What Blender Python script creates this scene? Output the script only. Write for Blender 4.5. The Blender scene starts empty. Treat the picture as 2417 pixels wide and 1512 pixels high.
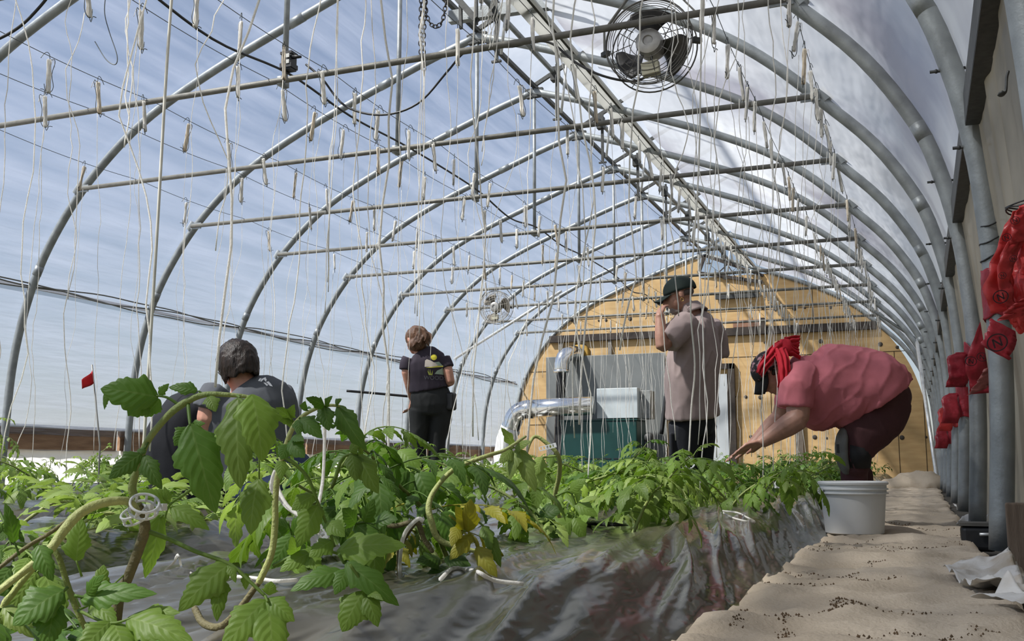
import bpy, bmesh, math, random
from mathutils import Vector, Matrix, Quaternion, noise
from mathutils.bvhtree import BVHTree
RN = random.Random(11)
SC = bpy.context.scene
COL = SC.collection
V = Vector
pi = math.pi
# ------------------------------------------------------------------ camera model (metres; floor of the walking path is z=0)
FPX, YAW, PITCH, CAMZ = 2420.0, 0.376, 0.140, 0.36
def pd(px, py, d):
    """world point seen at photo pixel (px,py), d metres deep"""
    x = (px-1208.5)/FPX; z = -(py-756)/FPX
    c, s = math.cos(PITCH), math.sin(PITCH)
    y = c - z*s; z2 = s + z*c
    c, s = math.cos(YAW), math.sin(YAW)
    return V(((x*c - y*s)*d, (x*s + y*c)*d, z2*d + CAMZ))
CR = V((math.cos(YAW), math.sin(YAW), 0)); CF = V((-math.sin(YAW), math.cos(YAW), 0)); UP = V((0, 0, 1))
# ------------------------------------------------------------------ objects and labels
def tag(o, label=None, cat=None, group=None, kind=None):
    if label: o['label'] = label
    if cat: o['category'] = cat
    if group: o['group'] = group
    if kind: o['kind'] = kind
    return o
def thing(name, loc, label, cat, group=None, rz=0):
    o = bpy.data.objects.new(name, None); COL.objects.link(o)
    o.location = loc; o.rotation_euler = (0, 0, rz); o.empty_display_size = .05
    return tag(o, label, cat, group)
def link(name, me, mat=None, parent=None, smooth=True):
    o = bpy.data.objects.new(name, me); COL.objects.link(o)
    if mat is not None:
        for m in (mat if isinstance(mat, (list, tuple)) else [mat]): me.materials.append(m)
    if parent: o.parent = parent
    if smooth: me.polygons.foreach_set('use_smooth', [True]*len(me.polygons))
    return o
class MB:
    """collects vertices and faces of one mesh"""
    def __init__(s, org=None): s.v = []; s.f = []; s.m = []; s.uv = None; s.o = V(org) if org else V((0, 0, 0))
    def add(s, vs, fs, mi=0):
        b = len(s.v); s.v += [V(p) for p in vs]; s.f += [tuple(b+i for i in f) for f in fs]; s.m += [mi]*len(fs)
    def box(s, c, size, rot=None, mi=0):
        x, y, z = (k/2 for k in size); c = V(c)
        vs = [V((i, j, k)) for i in (-x, x) for j in (-y, y) for k in (-z, z)]
        if rot: vs = [rot @ p for p in vs]
        s.add([p+c for p in vs], [(0, 1, 3, 2), (4, 6, 7, 5), (0, 4, 5, 1), (2, 3, 7, 6), (0, 2, 6, 4), (1, 5, 7, 3)], mi)
    def beam(s, a, b, w, h, up=(0, 0, 1), mi=0):
        a, b = V(a), V(b); t = (b-a).normalized(); u = V(up); x = t.cross(u)
        if x.length < 1e-4: x = t.cross(V((1, 0, 0)))
        x.normalize(); z = x.cross(t)
        r = Matrix((x, t, z)).transposed()
        s.box((a+b)/2, (w, (b-a).length, h), r, mi)
    def tube(s, pts, r, n=8, caps=True, hint=None, closed=False, mi=0, rnd=0):
        pts = [V(p) for p in pts]; L = len(pts)
        if not isinstance(r, (list, tuple)): r = [r]*L
        r = [(q, q) if not isinstance(q, (tuple, list)) else q for q in r]
        if rnd:   # rounded ends
            for end in (0, 1):
                i, j = (0, 1) if not end else (L-1, L-2)
                t = (pts[i]-pts[j]).normalized(); e = (r[i][0]+r[i][1])/2*rnd
                ex = [(pts[i]+t*e*math.sin(k*pi/8), (r[i][0]*math.cos(k*pi/8), r[i][1]*math.cos(k*pi/8))) for k in (1, 2, 3)]
                ex.append((pts[i]+t*e*.985, (r[i][0]*.12, r[i][1]*.12)))
                if end: pts = pts+[q[0] for q in ex]; r = r+[q[1] for q in ex]
                else: pts = [q[0] for q in ex[::-1]]+pts; r = [q[1] for q in ex[::-1]]+r; 
                L = len(pts)
        vs = []; a = None
        for i, p in enumerate(pts):
            if closed: t = (pts[(i+1) % L]-pts[i-1])
            else: t = pts[min(i+1, L-1)]-pts[max(i-1, 0)]
            t = t.normalized() if t.length > 1e-9 else V((0, 0, 1))
            h = V(hint) if hint is not None else a
            if h is None: h = V((0, 0, 1)) if abs(t.z) < .9 else V((1, 0, 0))
            a2 = h - t*h.dot(t)
            if a2.length < 1e-5: a2 = t.orthogonal()
            a = a2.normalized(); b = t.cross(a)
            for k in range(n):
                q = 2*pi*k/n; vs.append(p + a*(r[i][0]*math.cos(q)) + b*(r[i][1]*math.sin(q)))
        fs = []
        for i in range(L if closed else L-1):
            j = (i+1) % L
            for k in range(n):
                k2 = (k+1) % n; fs.append((i*n+k, i*n+k2, j*n+k2, j*n+k))
        if caps and not closed: fs.append(tuple(range(n))[::-1]); fs.append(tuple((L-1)*n+k for k in range(n)))
        s.add(vs, fs, mi)
    def ball(s, c, r, rot=None, n=16, m=10, mi=0):
        c = V(c); r = (r, r, r) if not isinstance(r, (tuple, list)) else r
        vs = [V((0, 0, r[2]))]
        for i in range(1, m):
            t = pi*i/m
            for k in range(n):
                q = 2*pi*k/n; vs.append(V((r[0]*math.sin(t)*math.cos(q), r[1]*math.sin(t)*math.sin(q), r[2]*math.cos(t))))
        vs.append(V((0, 0, -r[2]))); e = len(vs)-1; fs = []
        for k in range(n): fs.append((0, 1+k, 1+(k+1) % n)); fs.append((e, e-n+(k+1) % n, e-n+k))
        for i in range(m-2):
            for k in range(n): fs.append((1+i*n+k, 1+(i+1)*n+k, 1+(i+1)*n+(k+1) % n, 1+i*n+(k+1) % n))
        if rot: vs = [rot @ p for p in vs]
        s.add([p+c for p in vs], fs, mi)
    def lathe(s, c, prof, n=32, rot=None, mi=0, caps=True):
        c = V(c); vs = []; L = len(prof)
        for (r, z) in prof:
            for k in range(n): q = 2*pi*k/n; vs.append(V((r*math.cos(q), r*math.sin(q), z)))
        fs = [(i*n+k, i*n+(k+1) % n, (i+1)*n+(k+1) % n, (i+1)*n+k) for i in range(L-1) for k in range(n)]
        if caps: fs.append(tuple(range(n))[::-1]); fs.append(tuple((L-1)*n+k for k in range(n)))
        if rot: vs = [rot @ p for p in vs]
        s.add([p+c for p in vs], fs, mi)
    def grid(s, fn, nu, nv, mi=0):
        vs = [fn(i/nu, j/nv) for i in range(nu+1) for j in range(nv+1)]
        s.add(vs, [(i*(nv+1)+j, (i+1)*(nv+1)+j, (i+1)*(nv+1)+j+1, i*(nv+1)+j+1) for i in range(nu) for j in range(nv)], mi)
    def mesh(s, name='m'):
        me = bpy.data.meshes.new(name); me.from_pydata([p-s.o for p in s.v], [], s.f)
        if any(s.m): me.polygons.foreach_set('material_index', s.m)
        if s.uv is not None:
            l = me.uv_layers.new(name='UVMap'); idx = [0]*len(me.loops); me.loops.foreach_get('vertex_index', idx)
            l.data.foreach_set('uv', [c for i in idx for c in s.uv[i]])
        me.update(); return me
    def build(s, name, mat, parent=None, smooth=True, solid=0, auto=None):
        o = link(name, s.mesh(name), mat, parent, smooth)
        if solid:
            md = o.modifiers.new('t', 'SOLIDIFY'); md.thickness = solid; md.offset = 0
        if auto is not None: sharp(o.data, auto)
        return o
def sharp(me, deg):
    bm = bmesh.new(); bm.from_mesh(me); bmesh.ops.recalc_face_normals(bm, faces=bm.faces)
    for e in bm.edges:
        if len(e.link_faces) == 2 and e.calc_face_angle(0) > math.radians(deg): e.smooth = False
    bm.to_mesh(me); bm.free()
def curve(pts, n=6):
    """Catmull-Rom through pts"""
    pts = [V(p) for p in pts]
    if len(pts) < 3: return [pts[0].lerp(pts[-1], i/n) for i in range(n+1)]
    P = [pts[0]*2-pts[1]]+pts+[pts[-1]*2-pts[-2]]; out = []
    for i in range(1, len(P)-2):
        for k in range(n):
            t = k/n; a, b, c, d = P[i-1:i+3]
            out.append(.5*((2*b)+(c-a)*t+(2*a-5*b+4*c-d)*t*t+(3*b-a-3*c+d)*t**3))
    return out+[pts[-1]]
def ncurve(pts, rad, n=5):
    c = curve([V((p[0], p[1], p[2])) for p in pts], n)
    rr = []
    for i in range(len(c)):
        q = i/n; k = min(int(q), len(rad)-2); t = q-k; rr.append(rad[k]*(1-t)+rad[k+1]*t)
    return c, rr
def nz(p, s=1.0): return noise.noise(V(p)*s)
# ------------------------------------------------------------------ materials
def mat(name, col, rough=.6, metal=0, var=.15, scale=12, bump=0, bscale=60, stretch=(1, 1, 1), col2=None, rnd=0, spec=.5, coords='Object', detail=4, trans=0, thr=None):
    m = bpy.data.materials.new(name); m.use_nodes = True; nt = m.node_tree; N = nt.nodes; L = nt.links
    b = N['Principled BSDF']; b.inputs['Roughness'].default_value = rough; b.inputs['Metallic'].default_value = metal
    b.inputs['Specular IOR Level'].default_value = spec
    tc = N.new('ShaderNodeTexCoord'); mp = N.new('ShaderNodeMapping'); mp.inputs['Scale'].default_value = stretch
    L.new(tc.outputs[coords], mp.inputs[0])
    n = N.new('ShaderNodeTexNoise'); n.inputs['Scale'].default_value = scale; n.inputs['Detail'].default_value = detail; L.new(mp.outputs[0], n.inputs['Vector'])
    r = N.new('ShaderNodeValToRGB'); c2 = col2
    if c2 is None: c1 = [c*(1-var) for c in col]; c2 = [min(1, c*(1+var)) for c in col]
    else: c1 = col
    lo, hi = thr if thr else (.3, .7)
    r.color_ramp.elements[0].position = lo; r.color_ramp.elements[1].position = hi
    r.color_ramp.elements[0].color = (*c1, 1); r.color_ramp.elements[1].color = (*c2, 1)
    L.new(n.outputs[0], r.inputs[0]); out = r.outputs[0]
    if rnd:
        oi = N.new('ShaderNodeObjectInfo'); h = N.new('ShaderNodeHueSaturation')
        mr = N.new('ShaderNodeMapRange'); mr.inputs['To Min'].default_value = 1-rnd; mr.inputs['To Max'].default_value = 1+rnd
        L.new(oi.outputs['Random'], mr.inputs[0]); L.new(mr.outputs[0], h.inputs['Value']); L.new(out, h.inputs['Color']); out = h.outputs[0]
    L.new(out, b.inputs['Base Color'])
    if bump:
        n2 = N.new('ShaderNodeTexNoise'); n2.inputs['Scale'].default_value = bscale; n2.inputs['Detail'].default_value = 5; L.new(mp.outputs[0], n2.inputs['Vector'])
        bp = N.new('ShaderNodeBump'); bp.inputs['Strength'].default_value = bump; bp.inputs['Distance'].default_value = .01
        L.new(n2.outputs[0], bp.inputs['Height']); L.new(bp.outputs[0], b.inputs['Normal'])
    if trans:
        tr = N.new('ShaderNodeBsdfTranslucent'); L.new(out, tr.inputs[0]); mx = N.new('ShaderNodeMixShader'); mx.inputs[0].default_value = trans
        L.new(b.outputs[0], mx.inputs[1]); L.new(tr.outputs[0], mx.inputs[2]); L.new(mx.outputs[0], N['Material Output'].inputs[0])
    return m
def film(name, clear, haze, lo, hi, scale=1.5, stretch=(1, 1, 1), gloss=.06, dirt=None):
    """polythene sheet: part of the light passes straight through, the rest is scattered"""
    m = bpy.data.materials.new(name); m.use_nodes = True; nt = m.node_tree; N = nt.nodes; L = nt.links
    N.remove(N['Principled BSDF'])
    T = N.new('ShaderNodeBsdfTransparent'); T.inputs[0].default_value = (*clear, 1)
    D = N.new('ShaderNodeBsdfTranslucent'); D.inputs[0].default_value = (*haze, 1)
    E = N.new('ShaderNodeBsdfDiffuse'); E.inputs[0].default_value = (*haze, 1)
    G = N.new('ShaderNodeBsdfGlossy'); G.inputs['Roughness'].default_value = .22
    tc = N.new('ShaderNodeTexCoord'); mp = N.new('ShaderNodeMapping'); mp.inputs['Scale'].default_value = stretch
    L.new(tc.outputs['Object'], mp.inputs[0])
    n = N.new('ShaderNodeTexNoise'); n.inputs['Scale'].default_value = scale; n.inputs['Detail'].default_value = 4; n.inputs['Roughness'].default_value = .5
    L.new(mp.outputs[0], n.inputs['Vector'])
    mr = N.new('ShaderNodeMapRange'); mr.inputs['From Min'].default_value = .3; mr.inputs['From Max'].default_value = .72
    mr.inputs['To Min'].default_value = lo; mr.inputs['To Max'].default_value = hi; L.new(n.outputs[0], mr.inputs[0])
    if dirt:
        n3 = N.new('ShaderNodeTexNoise'); n3.inputs['Scale'].default_value = dirt[0]; n3.inputs['Detail'].default_value = 5; L.new(tc.outputs['Object'], n3.inputs['Vector'])
        r3 = N.new('ShaderNodeValToRGB'); r3.color_ramp.elements[0].position = dirt[1]; r3.color_ramp.elements[1].position = dirt[2]
        r3.color_ramp.elements[0].color = (*haze, 1); r3.color_ramp.elements[1].color = (*dirt[3], 1)
        L.new(n3.outputs[0], r3.inputs[0]); L.new(r3.outputs[0], D.inputs[0]); L.new(r3.outputs[0], E.inputs[0])
    mA = N.new('ShaderNodeMixShader'); mA.inputs[0].default_value = .35
    L.new(D.outputs[0], mA.inputs[1]); L.new(E.outputs[0], mA.inputs[2])
    mB = N.new('ShaderNodeMixShader'); L.new(mr.outputs[0], mB.inputs[0]); L.new(T.outputs[0], mB.inputs[1]); L.new(mA.outputs[0], mB.inputs[2])
    mC = N.new('ShaderNodeMixShader'); mC.inputs[0].default_value = gloss; L.new(mB.outputs[0], mC.inputs[1]); L.new(G.outputs[0], mC.inputs[2])
    n2 = N.new('ShaderNodeTexNoise'); n2.inputs['Scale'].default_value = 3; n2.inputs['Detail'].default_value = 2; L.new(mp.outputs[0], n2.inputs['Vector'])
    bp = N.new('ShaderNodeBump'); bp.inputs['Strength'].default_value = .5; bp.inputs['Distance'].default_value = .05; L.new(n2.outputs[0], bp.inputs['Height'])
    for s in (D, E, G): L.new(bp.outputs[0], s.inputs['Normal'])
    L.new(mC.outputs[0], N['Material Output'].inputs[0]); return m
def leafmat(name, c1, c2, vein, trans=.35, rnd=.25):
    m = bpy.data.materials.new(name); m.use_nodes = True; nt = m.node_tree; N = nt.nodes; L = nt.links
    b = N['Principled BSDF']; b.inputs['Roughness'].default_value = .5; b.inputs['Specular IOR Level'].default_value = .35
    uv = N.new('ShaderNodeUVMap'); sx = N.new('ShaderNodeSeparateXYZ'); L.new(uv.outputs[0], sx.inputs[0])
    def M(op, a, b_=None):
        q = N.new('ShaderNodeMath'); q.operation = op
        for i, z in enumerate((a, b_)):
            if z is None: continue
            if isinstance(z, (int, float)): q.inputs[i].default_value = z
            else: L.new(z, q.inputs[i])
        return q.outputs[0]
    u = M('ABSOLUTE', M('SUBTRACT', sx.outputs[0], .5)); v = sx.outputs[1]
    ph = M('FRACT', M('MULTIPLY', M('SUBTRACT', v, M('MULTIPLY', u, .55)), 7.0))   # side veins
    d1 = M('ABSOLUTE', M('SUBTRACT', ph, .5))
    mid = M('LESS_THAN', u, .022); side = M('LESS_THAN', d1, .05)
    vn = M('MAXIMUM', mid, M('MULTIPLY', side, .6))
    tc = N.new('ShaderNodeTexCoord'); n = N.new('ShaderNodeTexNoise'); n.inputs['Scale'].default_value = 25; L.new(tc.outputs['Object'], n.inputs['Vector'])
    mx = N.new('ShaderNodeMix'); mx.data_type = 'RGBA'; mx.inputs[6].default_value = (*c1, 1); mx.inputs[7].default_value = (*c2, 1); L.new(n.outputs[0], mx.inputs[0])
    oi = N.new('ShaderNodeObjectInfo'); h = N.new('ShaderNodeHueSaturation'); L.new(mx.outputs[2], h.inputs['Color'])
    mr = N.new('ShaderNodeMapRange'); mr.inputs['To Min'].default_value = 1-rnd; mr.inputs['To Max'].default_value = 1+rnd; L.new(oi.outputs['Random'], mr.inputs[0]); L.new(mr.outputs[0], h.inputs['Value'])
    mv = N.new('ShaderNodeMix'); mv.data_type = 'RGBA'; L.new(M('MULTIPLY', vn, .34), mv.inputs[0]); L.new(h.outputs[0], mv.inputs[6]); mv.inputs[7].default_value = (*vein, 1)
    L.new(mv.outputs[2], b.inputs['Base Color'])
    hh = M('SUBTRACT', M('MULTIPLY', M('COSINE', M('MULTIPLY', ph, 2*pi)), .5), M('MULTIPLY', mid, 1.0))
    n2 = N.new('ShaderNodeTexNoise'); n2.inputs['Scale'].default_value = 160; L.new(tc.outputs['Object'], n2.inputs['Vector'])
    bp = N.new('ShaderNodeBump'); bp.inputs['Strength'].default_value = .16; bp.inputs['Distance'].default_value = .003
    L.new(M('ADD', hh, M('MULTIPLY', n2.outputs[0], .8)), bp.inputs['Height']); L.new(bp.outputs[0], b.inputs['Normal'])
    tr = N.new('ShaderNodeBsdfTranslucent'); g = N.new('ShaderNodeHueSaturation'); g.inputs['Value'].default_value = 1.5; g.inputs['Saturation'].default_value = 1.1
    L.new(mv.outputs[2], g.inputs['Color']); L.new(g.outputs[0], tr.inputs[0]); L.new(bp.outputs[0], tr.inputs['Normal'])
    ms = N.new('ShaderNodeMixShader'); ms.inputs[0].default_value = trans; L.new(b.outputs[0], ms.inputs[1]); L.new(tr.outputs[0], ms.inputs[2])
    L.new(ms.outputs[0], N['Material Output'].inputs[0]); return m
STEEL = mat('galvanised', (.27, .29, .295), .5, .4, .22, 9, .15, 80)
STEEL2 = mat('galvanised_dull', (.165, .16, .14), .6, .35, .2, 14, .2, 90)
DARK = mat('dark_steel', (.05, .052, .05), .55, .3, .3, 30)
BLACK = mat('black_rubber', (.012, .012, .013), .5, 0, .3, 30)
WIRE = mat('wire', (.10, .11, .11), .5, .6)
TWINE = mat('twine', (.93, .91, .86), .8, 0, .08, 40, .3, 200, rnd=.08, trans=.45)
TWINE_TAN = mat('twine_weathered', (.50, .40, .27), .85, 0, 0, 9, .3, 200, col2=(.72, .66, .55), rnd=.12)
ALU = mat('aluminium', (.68, .69, .68), .4, .5, .1, 20)
CLIP = mat('clip_plastic', (.80, .82, .82), .3, 0, .05, 20, trans=.35)
# ------------------------------------------------------------------ the house
XC, Y0, DY, YE, ZT = -4.36, 9.985, 1.83, 22.80, 3.24
PROF = [(0, 4.73), (.55, 4.555), (1.06, 4.37), (1.73, 4.12), (2.2, 3.93), (2.69, 3.70), (3.05, 3.49), (3.4, 3.22), (3.76, 2.87)]
PL_ = PROF+[(4.05, 2.49), (4.275, 2.10), (4.42, 1.72), (4.52, 1.34), (4.58, .95), (4.61, .45), (4.625, 0), (4.63, -.33)]
PR_ = PROF+[(4.15, 2.46), (4.44, 2.0), (4.565, 1.64), (4.635, 1.3), (4.665, 1.0), (4.68, .68), (4.67, .2), (4.635, -.33)]
PCS = {sd: [(p.x, p.z+.36) for p in curve([(u, 0, z) for u, z in pr], 4)] for sd, pr in ((-1, PL_), (1, PR_))}
PC = PCS[-1]
def hoop(side, y, off=0.0, zmin=None, umin=None):
    out = []; P_ = PCS[side]
    for i, (u, z) in enumerate(P_):
        a, b = P_[max(i-1, 0)], P_[min(i+1, len(P_)-1)]
        t = V((b[0]-a[0], 0, b[1]-a[1])).normalized(); n = V((-t.z, 0, t.x))
        if i == 0: n = V((0, 0, 1))
        p = V((u, 0, z))+n*off
        if zmin is not None and p.z < zmin: continue
        if umin is not None and u < umin: continue
        out.append(V((XC+side*p.x, y, p.z)))
    return out
KS = list(range(-5, 8))
ORD = ['', 'first', 'second', 'third', 'fourth', 'fifth', 'sixth', 'seventh', 'eighth', 'ninth', 'tenth', 'eleventh', 'twelfth', 'thirteenth', 'fourteenth', 'fifteenth', 'sixteenth', 'seventeenth', 'eighteenth', 'nineteenth', 'twentieth']
def ordn(n):
    if n <= 20: return ORD[n]
    t, u = divmod(n, 10); T = {2: 'twent', 3: 'thirt', 4: 'fort', 5: 'fift'}[t]
    return T+'ieth' if u == 0 else T+'y-'+ORD[u]
# floor and ground
mb = MB()
mb.grid(lambda u, v: V((-9.5+10.4*u, -2+26*v, -.03+.012*nz((9*u, 22*v, 0), 1))), 40, 90)
SOIL = mat('soil', (.075, .068, .055), .95, 0, .4, 6, .6, 30)
tag(mb.build('floor', SOIL), kind='structure')
mb = MB(); mb.box((-4, 10, -.62), (160, 160, .4))
tag(mb.build('ground', mat('field', (.30, .27, .20), .95, 0, .2, .3)), kind='structure')
# polythene cover
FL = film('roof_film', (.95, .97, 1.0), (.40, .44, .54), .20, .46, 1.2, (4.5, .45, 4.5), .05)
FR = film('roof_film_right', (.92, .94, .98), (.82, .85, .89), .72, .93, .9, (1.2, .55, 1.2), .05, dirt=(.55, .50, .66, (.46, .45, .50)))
FS = film('side_curtain', (.92, .88, .80), (.33, .31, .265), .92, .985, 1.6, (1, .8, .25), .03, dirt=(1.4, .45, .65, (.20, .19, .165)))
def cover(name, side, y0, y1, pts_fn, m, ny, amp=.012, kind='structure', seed=0):
    base = pts_fn(0); nb = len(base)-1
    def fn(u, v):
        i = min(int(v*nb), nb-1); t = v*nb-i; p = base[i].lerp(base[i+1], t); y = y0+(y1-y0)*u
        w = amp*(nz((p.x*1.3+seed, y*1.1, p.z*1.3)) + .5*nz((p.x*3+seed, y*2.0, p.z*3))) + .5*amp*math.sin(2*pi*(y-Y0)/DY)
        return V((p.x-side*0+w*side, y, p.z+w*.6))
    mb = MB(); mb.grid(fn, ny, nb); o = mb.build(name, m)
    return tag(o, kind=kind)
cover('ceiling', -1, -2, YE, lambda y: hoop(-1, y, .06, zmin=.66), FL, 110)
cover('ceiling', 1, -2, YE, lambda y: hoop(1, y, .06, zmin=1.72, umin=1.06), FR, 110, .02, seed=9)
# roll-up side curtain on the right: loosely hung, with vertical folds
def sidefn(u, v):
    y = -2+(YE+2)*u; z = 1.80-1.84*v
    f = .018*math.sin(y*23+2*nz((y*.9, z*.4, 3)))*nz((y*1.7, z*.6, 8))*2+.02*nz((y*3, z*.7, 1))
    return V((.29+.10*min(1, v*1.6)+f, y, z))
mb = MB(); mb.grid(sidefn, 620, 14)
tag(mb.build('wall_right', FS), kind='structure')
# left: timber toe board, white skirting film
WOOD = mat('weathered_board', (.20, .11, .06), .8, 0, 0, 3, .4, 30, (6, .8, 6), (.38, .23, .13))
WHITE = mat('white_skirt', (.85, .85, .82), .6, 0, .05, 6, .2, 15, trans=.6)
for i, (y0, y1) in enumerate(((2.0, 8.0), (8.05, 9.86), (9.92, 14.0), (14.05, YE))):
    mb = MB(); mb.box((-9.06, (y0+y1)/2, .64), (.04, y1-y0, .25)); tag(mb.build('baseboard_left', WOOD, smooth=False), kind='structure')
mb = MB(); mb.grid(lambda u, v: V((-9.03+.03*nz((u*60, v*2, 4)), 2+(YE-2)*u, .53-.56*v)), 120, 4)
tag(mb.build('wall_left', WHITE), kind='structure')
mb = MB(); mb.box((-9.075, 12, .785), (.05, 20, .035)); tag(mb.build('trim_1', mat('white_lath', (.8, .8, .78), .5), smooth=False), kind='structure')
# arches
def ring_tube(mb, pts, r, n=10): mb.tube(pts, r, n)
for k in KS:
    y = Y0+k*DY; nth = k+6
    t = thing('arch_frame', (XC, y, 0), f'galvanized steel gothic arch frame with collar tie, {ordn(nth)} from the camera end' if k < 6 else f'galvanized steel arch frame {"one bay before" if k == 6 else "against"} the plywood end wall', 'greenhouse frame', 'arch frames of the tunnel')
    for sd, nm in ((-1, 'left'), (1, 'right')):
        mb = MB((XC, y, 0)); mb.tube(hoop(sd, y), .043 if sd < 0 else .046, 12, hint=(0, 1, 0)); h = mb.build('hoop', STEEL, t)
        for u0 in (8, 40):      # swaged joints
            mb = MB((XC, y, 0)); q = hoop(sd, y); mb.tube([q[u0], q[u0+1]], .0465, 12); mb.build('coupling', STEEL, h)
    if k < 7:
        mb = MB((XC, y, 0)); mb.tube([(XC-3.76, y-.055, ZT), (XC+3.76, y-.055, ZT)], .024, 10); mb.build('collar_tie', STEEL2, t)
        mb = MB((XC, y, 0)); mb.tube([(XC, y, 5.05), (XC, y, ZT-.04)], .022, 10); mb.box((XC, y-.02, ZT), (.05, .09, .07)); mb.build('king_post', STEEL, t)
        for sd in (-1, 1):
            x = XC+sd*3.79
            mb = MB((XC, y, 0)); c = V((x, y, ZT+.01)); d = V((sd*.58, 0, -.81))
            mb.tube([c-d*.055, c+d*.055], .055, 12); mb.beam(c+V((-sd*.02, -.055, -.01)), c+V((-sd*.17, -.055, -.012)), .012, .075)
            b = mb.build('tie_bracket', STEEL, t, auto=35)
            mb = MB((XC, y, 0)); mb.tube([(x-sd*.07, y-.075, ZT), (x-sd*.07, y-.035, ZT)], .014, 8); mb.build('bolt', DARK, b)
    mb = MB((XC, y, 0)); mb.beam((XC-.10, y, 5.04), (XC+.10, y, 5.05), .06, .07); mb.beam((XC-.12, y, 5.115), (XC+.12, y, 5.115), .05, .03); mb.build('ridge_bracket', DARK, t, auto=30)
    if k < 7:
        for zz in (1.34+.36, 2.0):
            q = [p for p in hoop(1, y)]; p = min(q, key=lambda p: abs(p.z-zz))
            mb = MB((XC, y, 0)); mb.tube([p+V((-.085, 0, 0)), p+V((.06, 0, .0))], .007, 6); mb.ball(p+V((-.06, 0, 0)), .0095, n=8, m=6); mb.build('bolt', DARK, t)
# rails along the house
def rail(name, pts, r, m, label, cat, n=8, box=None):
    t = MB(pts[0])
    if box: t.beam(pts[0], pts[1], *box)
    else: t.tube(pts, r, n)
    o = t.build(name, m, None, smooth=not box); o.location = pts[0]; return tag(o, label, cat)
rail('ridge_rail', [(XC, -2, 5.165), (XC, YE-.1, 5.165)], 0, DARK, 'dark steel ridge rail running along the peak over the arch frames', 'rail', box=(.05, .045))
rail('side_purlin', [(-8.83, -2, 2.26), (-8.83, YE-.1, 2.26)], .02, STEEL2, 'thin horizontal purlin pipe along the left side of the arches', 'rail')
WHITE0 = mat('white_plastic_strip', (.80, .80, .77), .5, 0, .05, 4, trans=.6)
t = thing('vent_sill', (-3.30, 0, 4.76), 'white metal vent sill strip with dark groove along right of ridge', 'rail')
mb = MB((-3.30, 0, 4.76)); mb.beam((-3.345, -2, 4.755), (-3.345, YE-.1, 4.755), .15, .03, up=(-.36, 0, .93)); mb.build('sill_plate', WHITE0, t, smooth=False)
mb = MB((-3.30, 0, 4.76)); mb.beam((-3.22, -2, 4.735), (-3.22, YE-.1, 4.735), .05, .06, up=(-.36, 0, .93)); mb.build('seal_channel', DARK, t, smooth=False)
mb = MB((-3.30, 0, 4.76)); mb.beam((-3.18, -2, 4.70), (-3.18, YE-.1, 4.70), .03, .05, up=(-.36, 0, .93)); mb.build('outer_lip', WHITE0, t, smooth=False)
# ridge vent flap held open
t = thing('roof_vent', (XC, 0, 5.2), 'raised clear roof vent flap hinged at the ridge on dark struts', 'roof vent')
mb = MB((XC, 0, 5.2)); mb.grid(lambda u, v: V((XC-.03+1.30*v, -2+(YE+1.9)*u, 5.20+.68*v+.01*nz((u*40, v*3, 0)))), 90, 5); mb.build('flap_film', film('vent_film', (.97, .98, 1), (.85, .88, .92), .25, .45, 1.0), t)
mb = MB((XC, 0, 5.2)); mb.beam((XC+1.28, -2, 5.86), (XC+1.28, YE-.1, 5.86), .05, .04); mb.build('edge_rail', STEEL, t, smooth=False)
for k in KS[2:]:
    y = Y0+k*DY
    mb = MB((XC, 0, 5.2)); mb.beam((XC, y+.03, 5.19), (XC+1.27, y+.03, 5.83), .035, .05); mb.build('strut', DARK, t, smooth=False)
t = thing('vent_drive', (-3.72, 0, 4.86), 'galvanized vent drive shaft under the ridge with hanging racks', 'drive shaft')
mb = MB((-3.72, 0, 4.86)); mb.tube([(-3.72, -2, 4.86), (-3.72, YE-.1, 4.86)], .03, 10); mb.build('shaft', STEEL, t)
for k in range(-1, 7):
    y = Y0+k*DY+.75
    mb = MB((-3.72, 0, 4.86)); mb.tube([(-3.55, y, 5.05), (-3.63, y, 4.36)], .016, 6); g = mb.build('rack', ALU, t)
    mb = MB((-3.72, 0, 4.86)); mb.beam((-3.68, y, 4.95), (-3.68, y, 4.3), .02, .035); mb.box((-3.68, y, 4.29), (.1, .03, .02)); mb.box((-3.70, y, 4.83), (.09, .10, .16)); mb.build('gear_housing', DARK, t, smooth=False)
# dark hip rail above the side curtain
for k in range(-4, 7):
    y = Y0+k*DY
    mb = MB((.245, y, 1.8)); mb.beam((.245, y+.07, 1.80), (.245, y+DY-.07, 1.80), .012, .13); mb.beam((.27, y+.07, 1.865), (.27, y+DY-.07, 1.865), .06, .012); mb.beam((.27, y+.07, 1.735), (.27, y+DY-.07, 1.735), .06, .012)
    o = mb.build('hip_rail', DARK, None, smooth=False); o.location = (.245, y, 1.8)
    tag(o, f'dark steel channel rail above the side curtain, {ordn(k+5)} bay from the camera', 'rail', 'hip rails along the right wall')
# diagonal wind braces near the end wall
rail('wind_brace', [(-8.72, 18.9, 2.5), (-5.98, 17.6, 3.52)], .028, ALU, 'long pale diagonal pipe brace crossing behind the far circulation fan', 'brace')
rail('wind_brace', [(.045, 19.14, 2.50), (.215, 16.2, .10)], .03, ALU, 'white pipe brace leaning down from the right roof to a post', 'brace')
rail('wind_brace', [(.035, 19.14, 2.54), (-1.66, 19.1, 3.88)], .025, STEEL, 'grey pipe brace rising along the right roof near end wall', 'brace')
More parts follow.
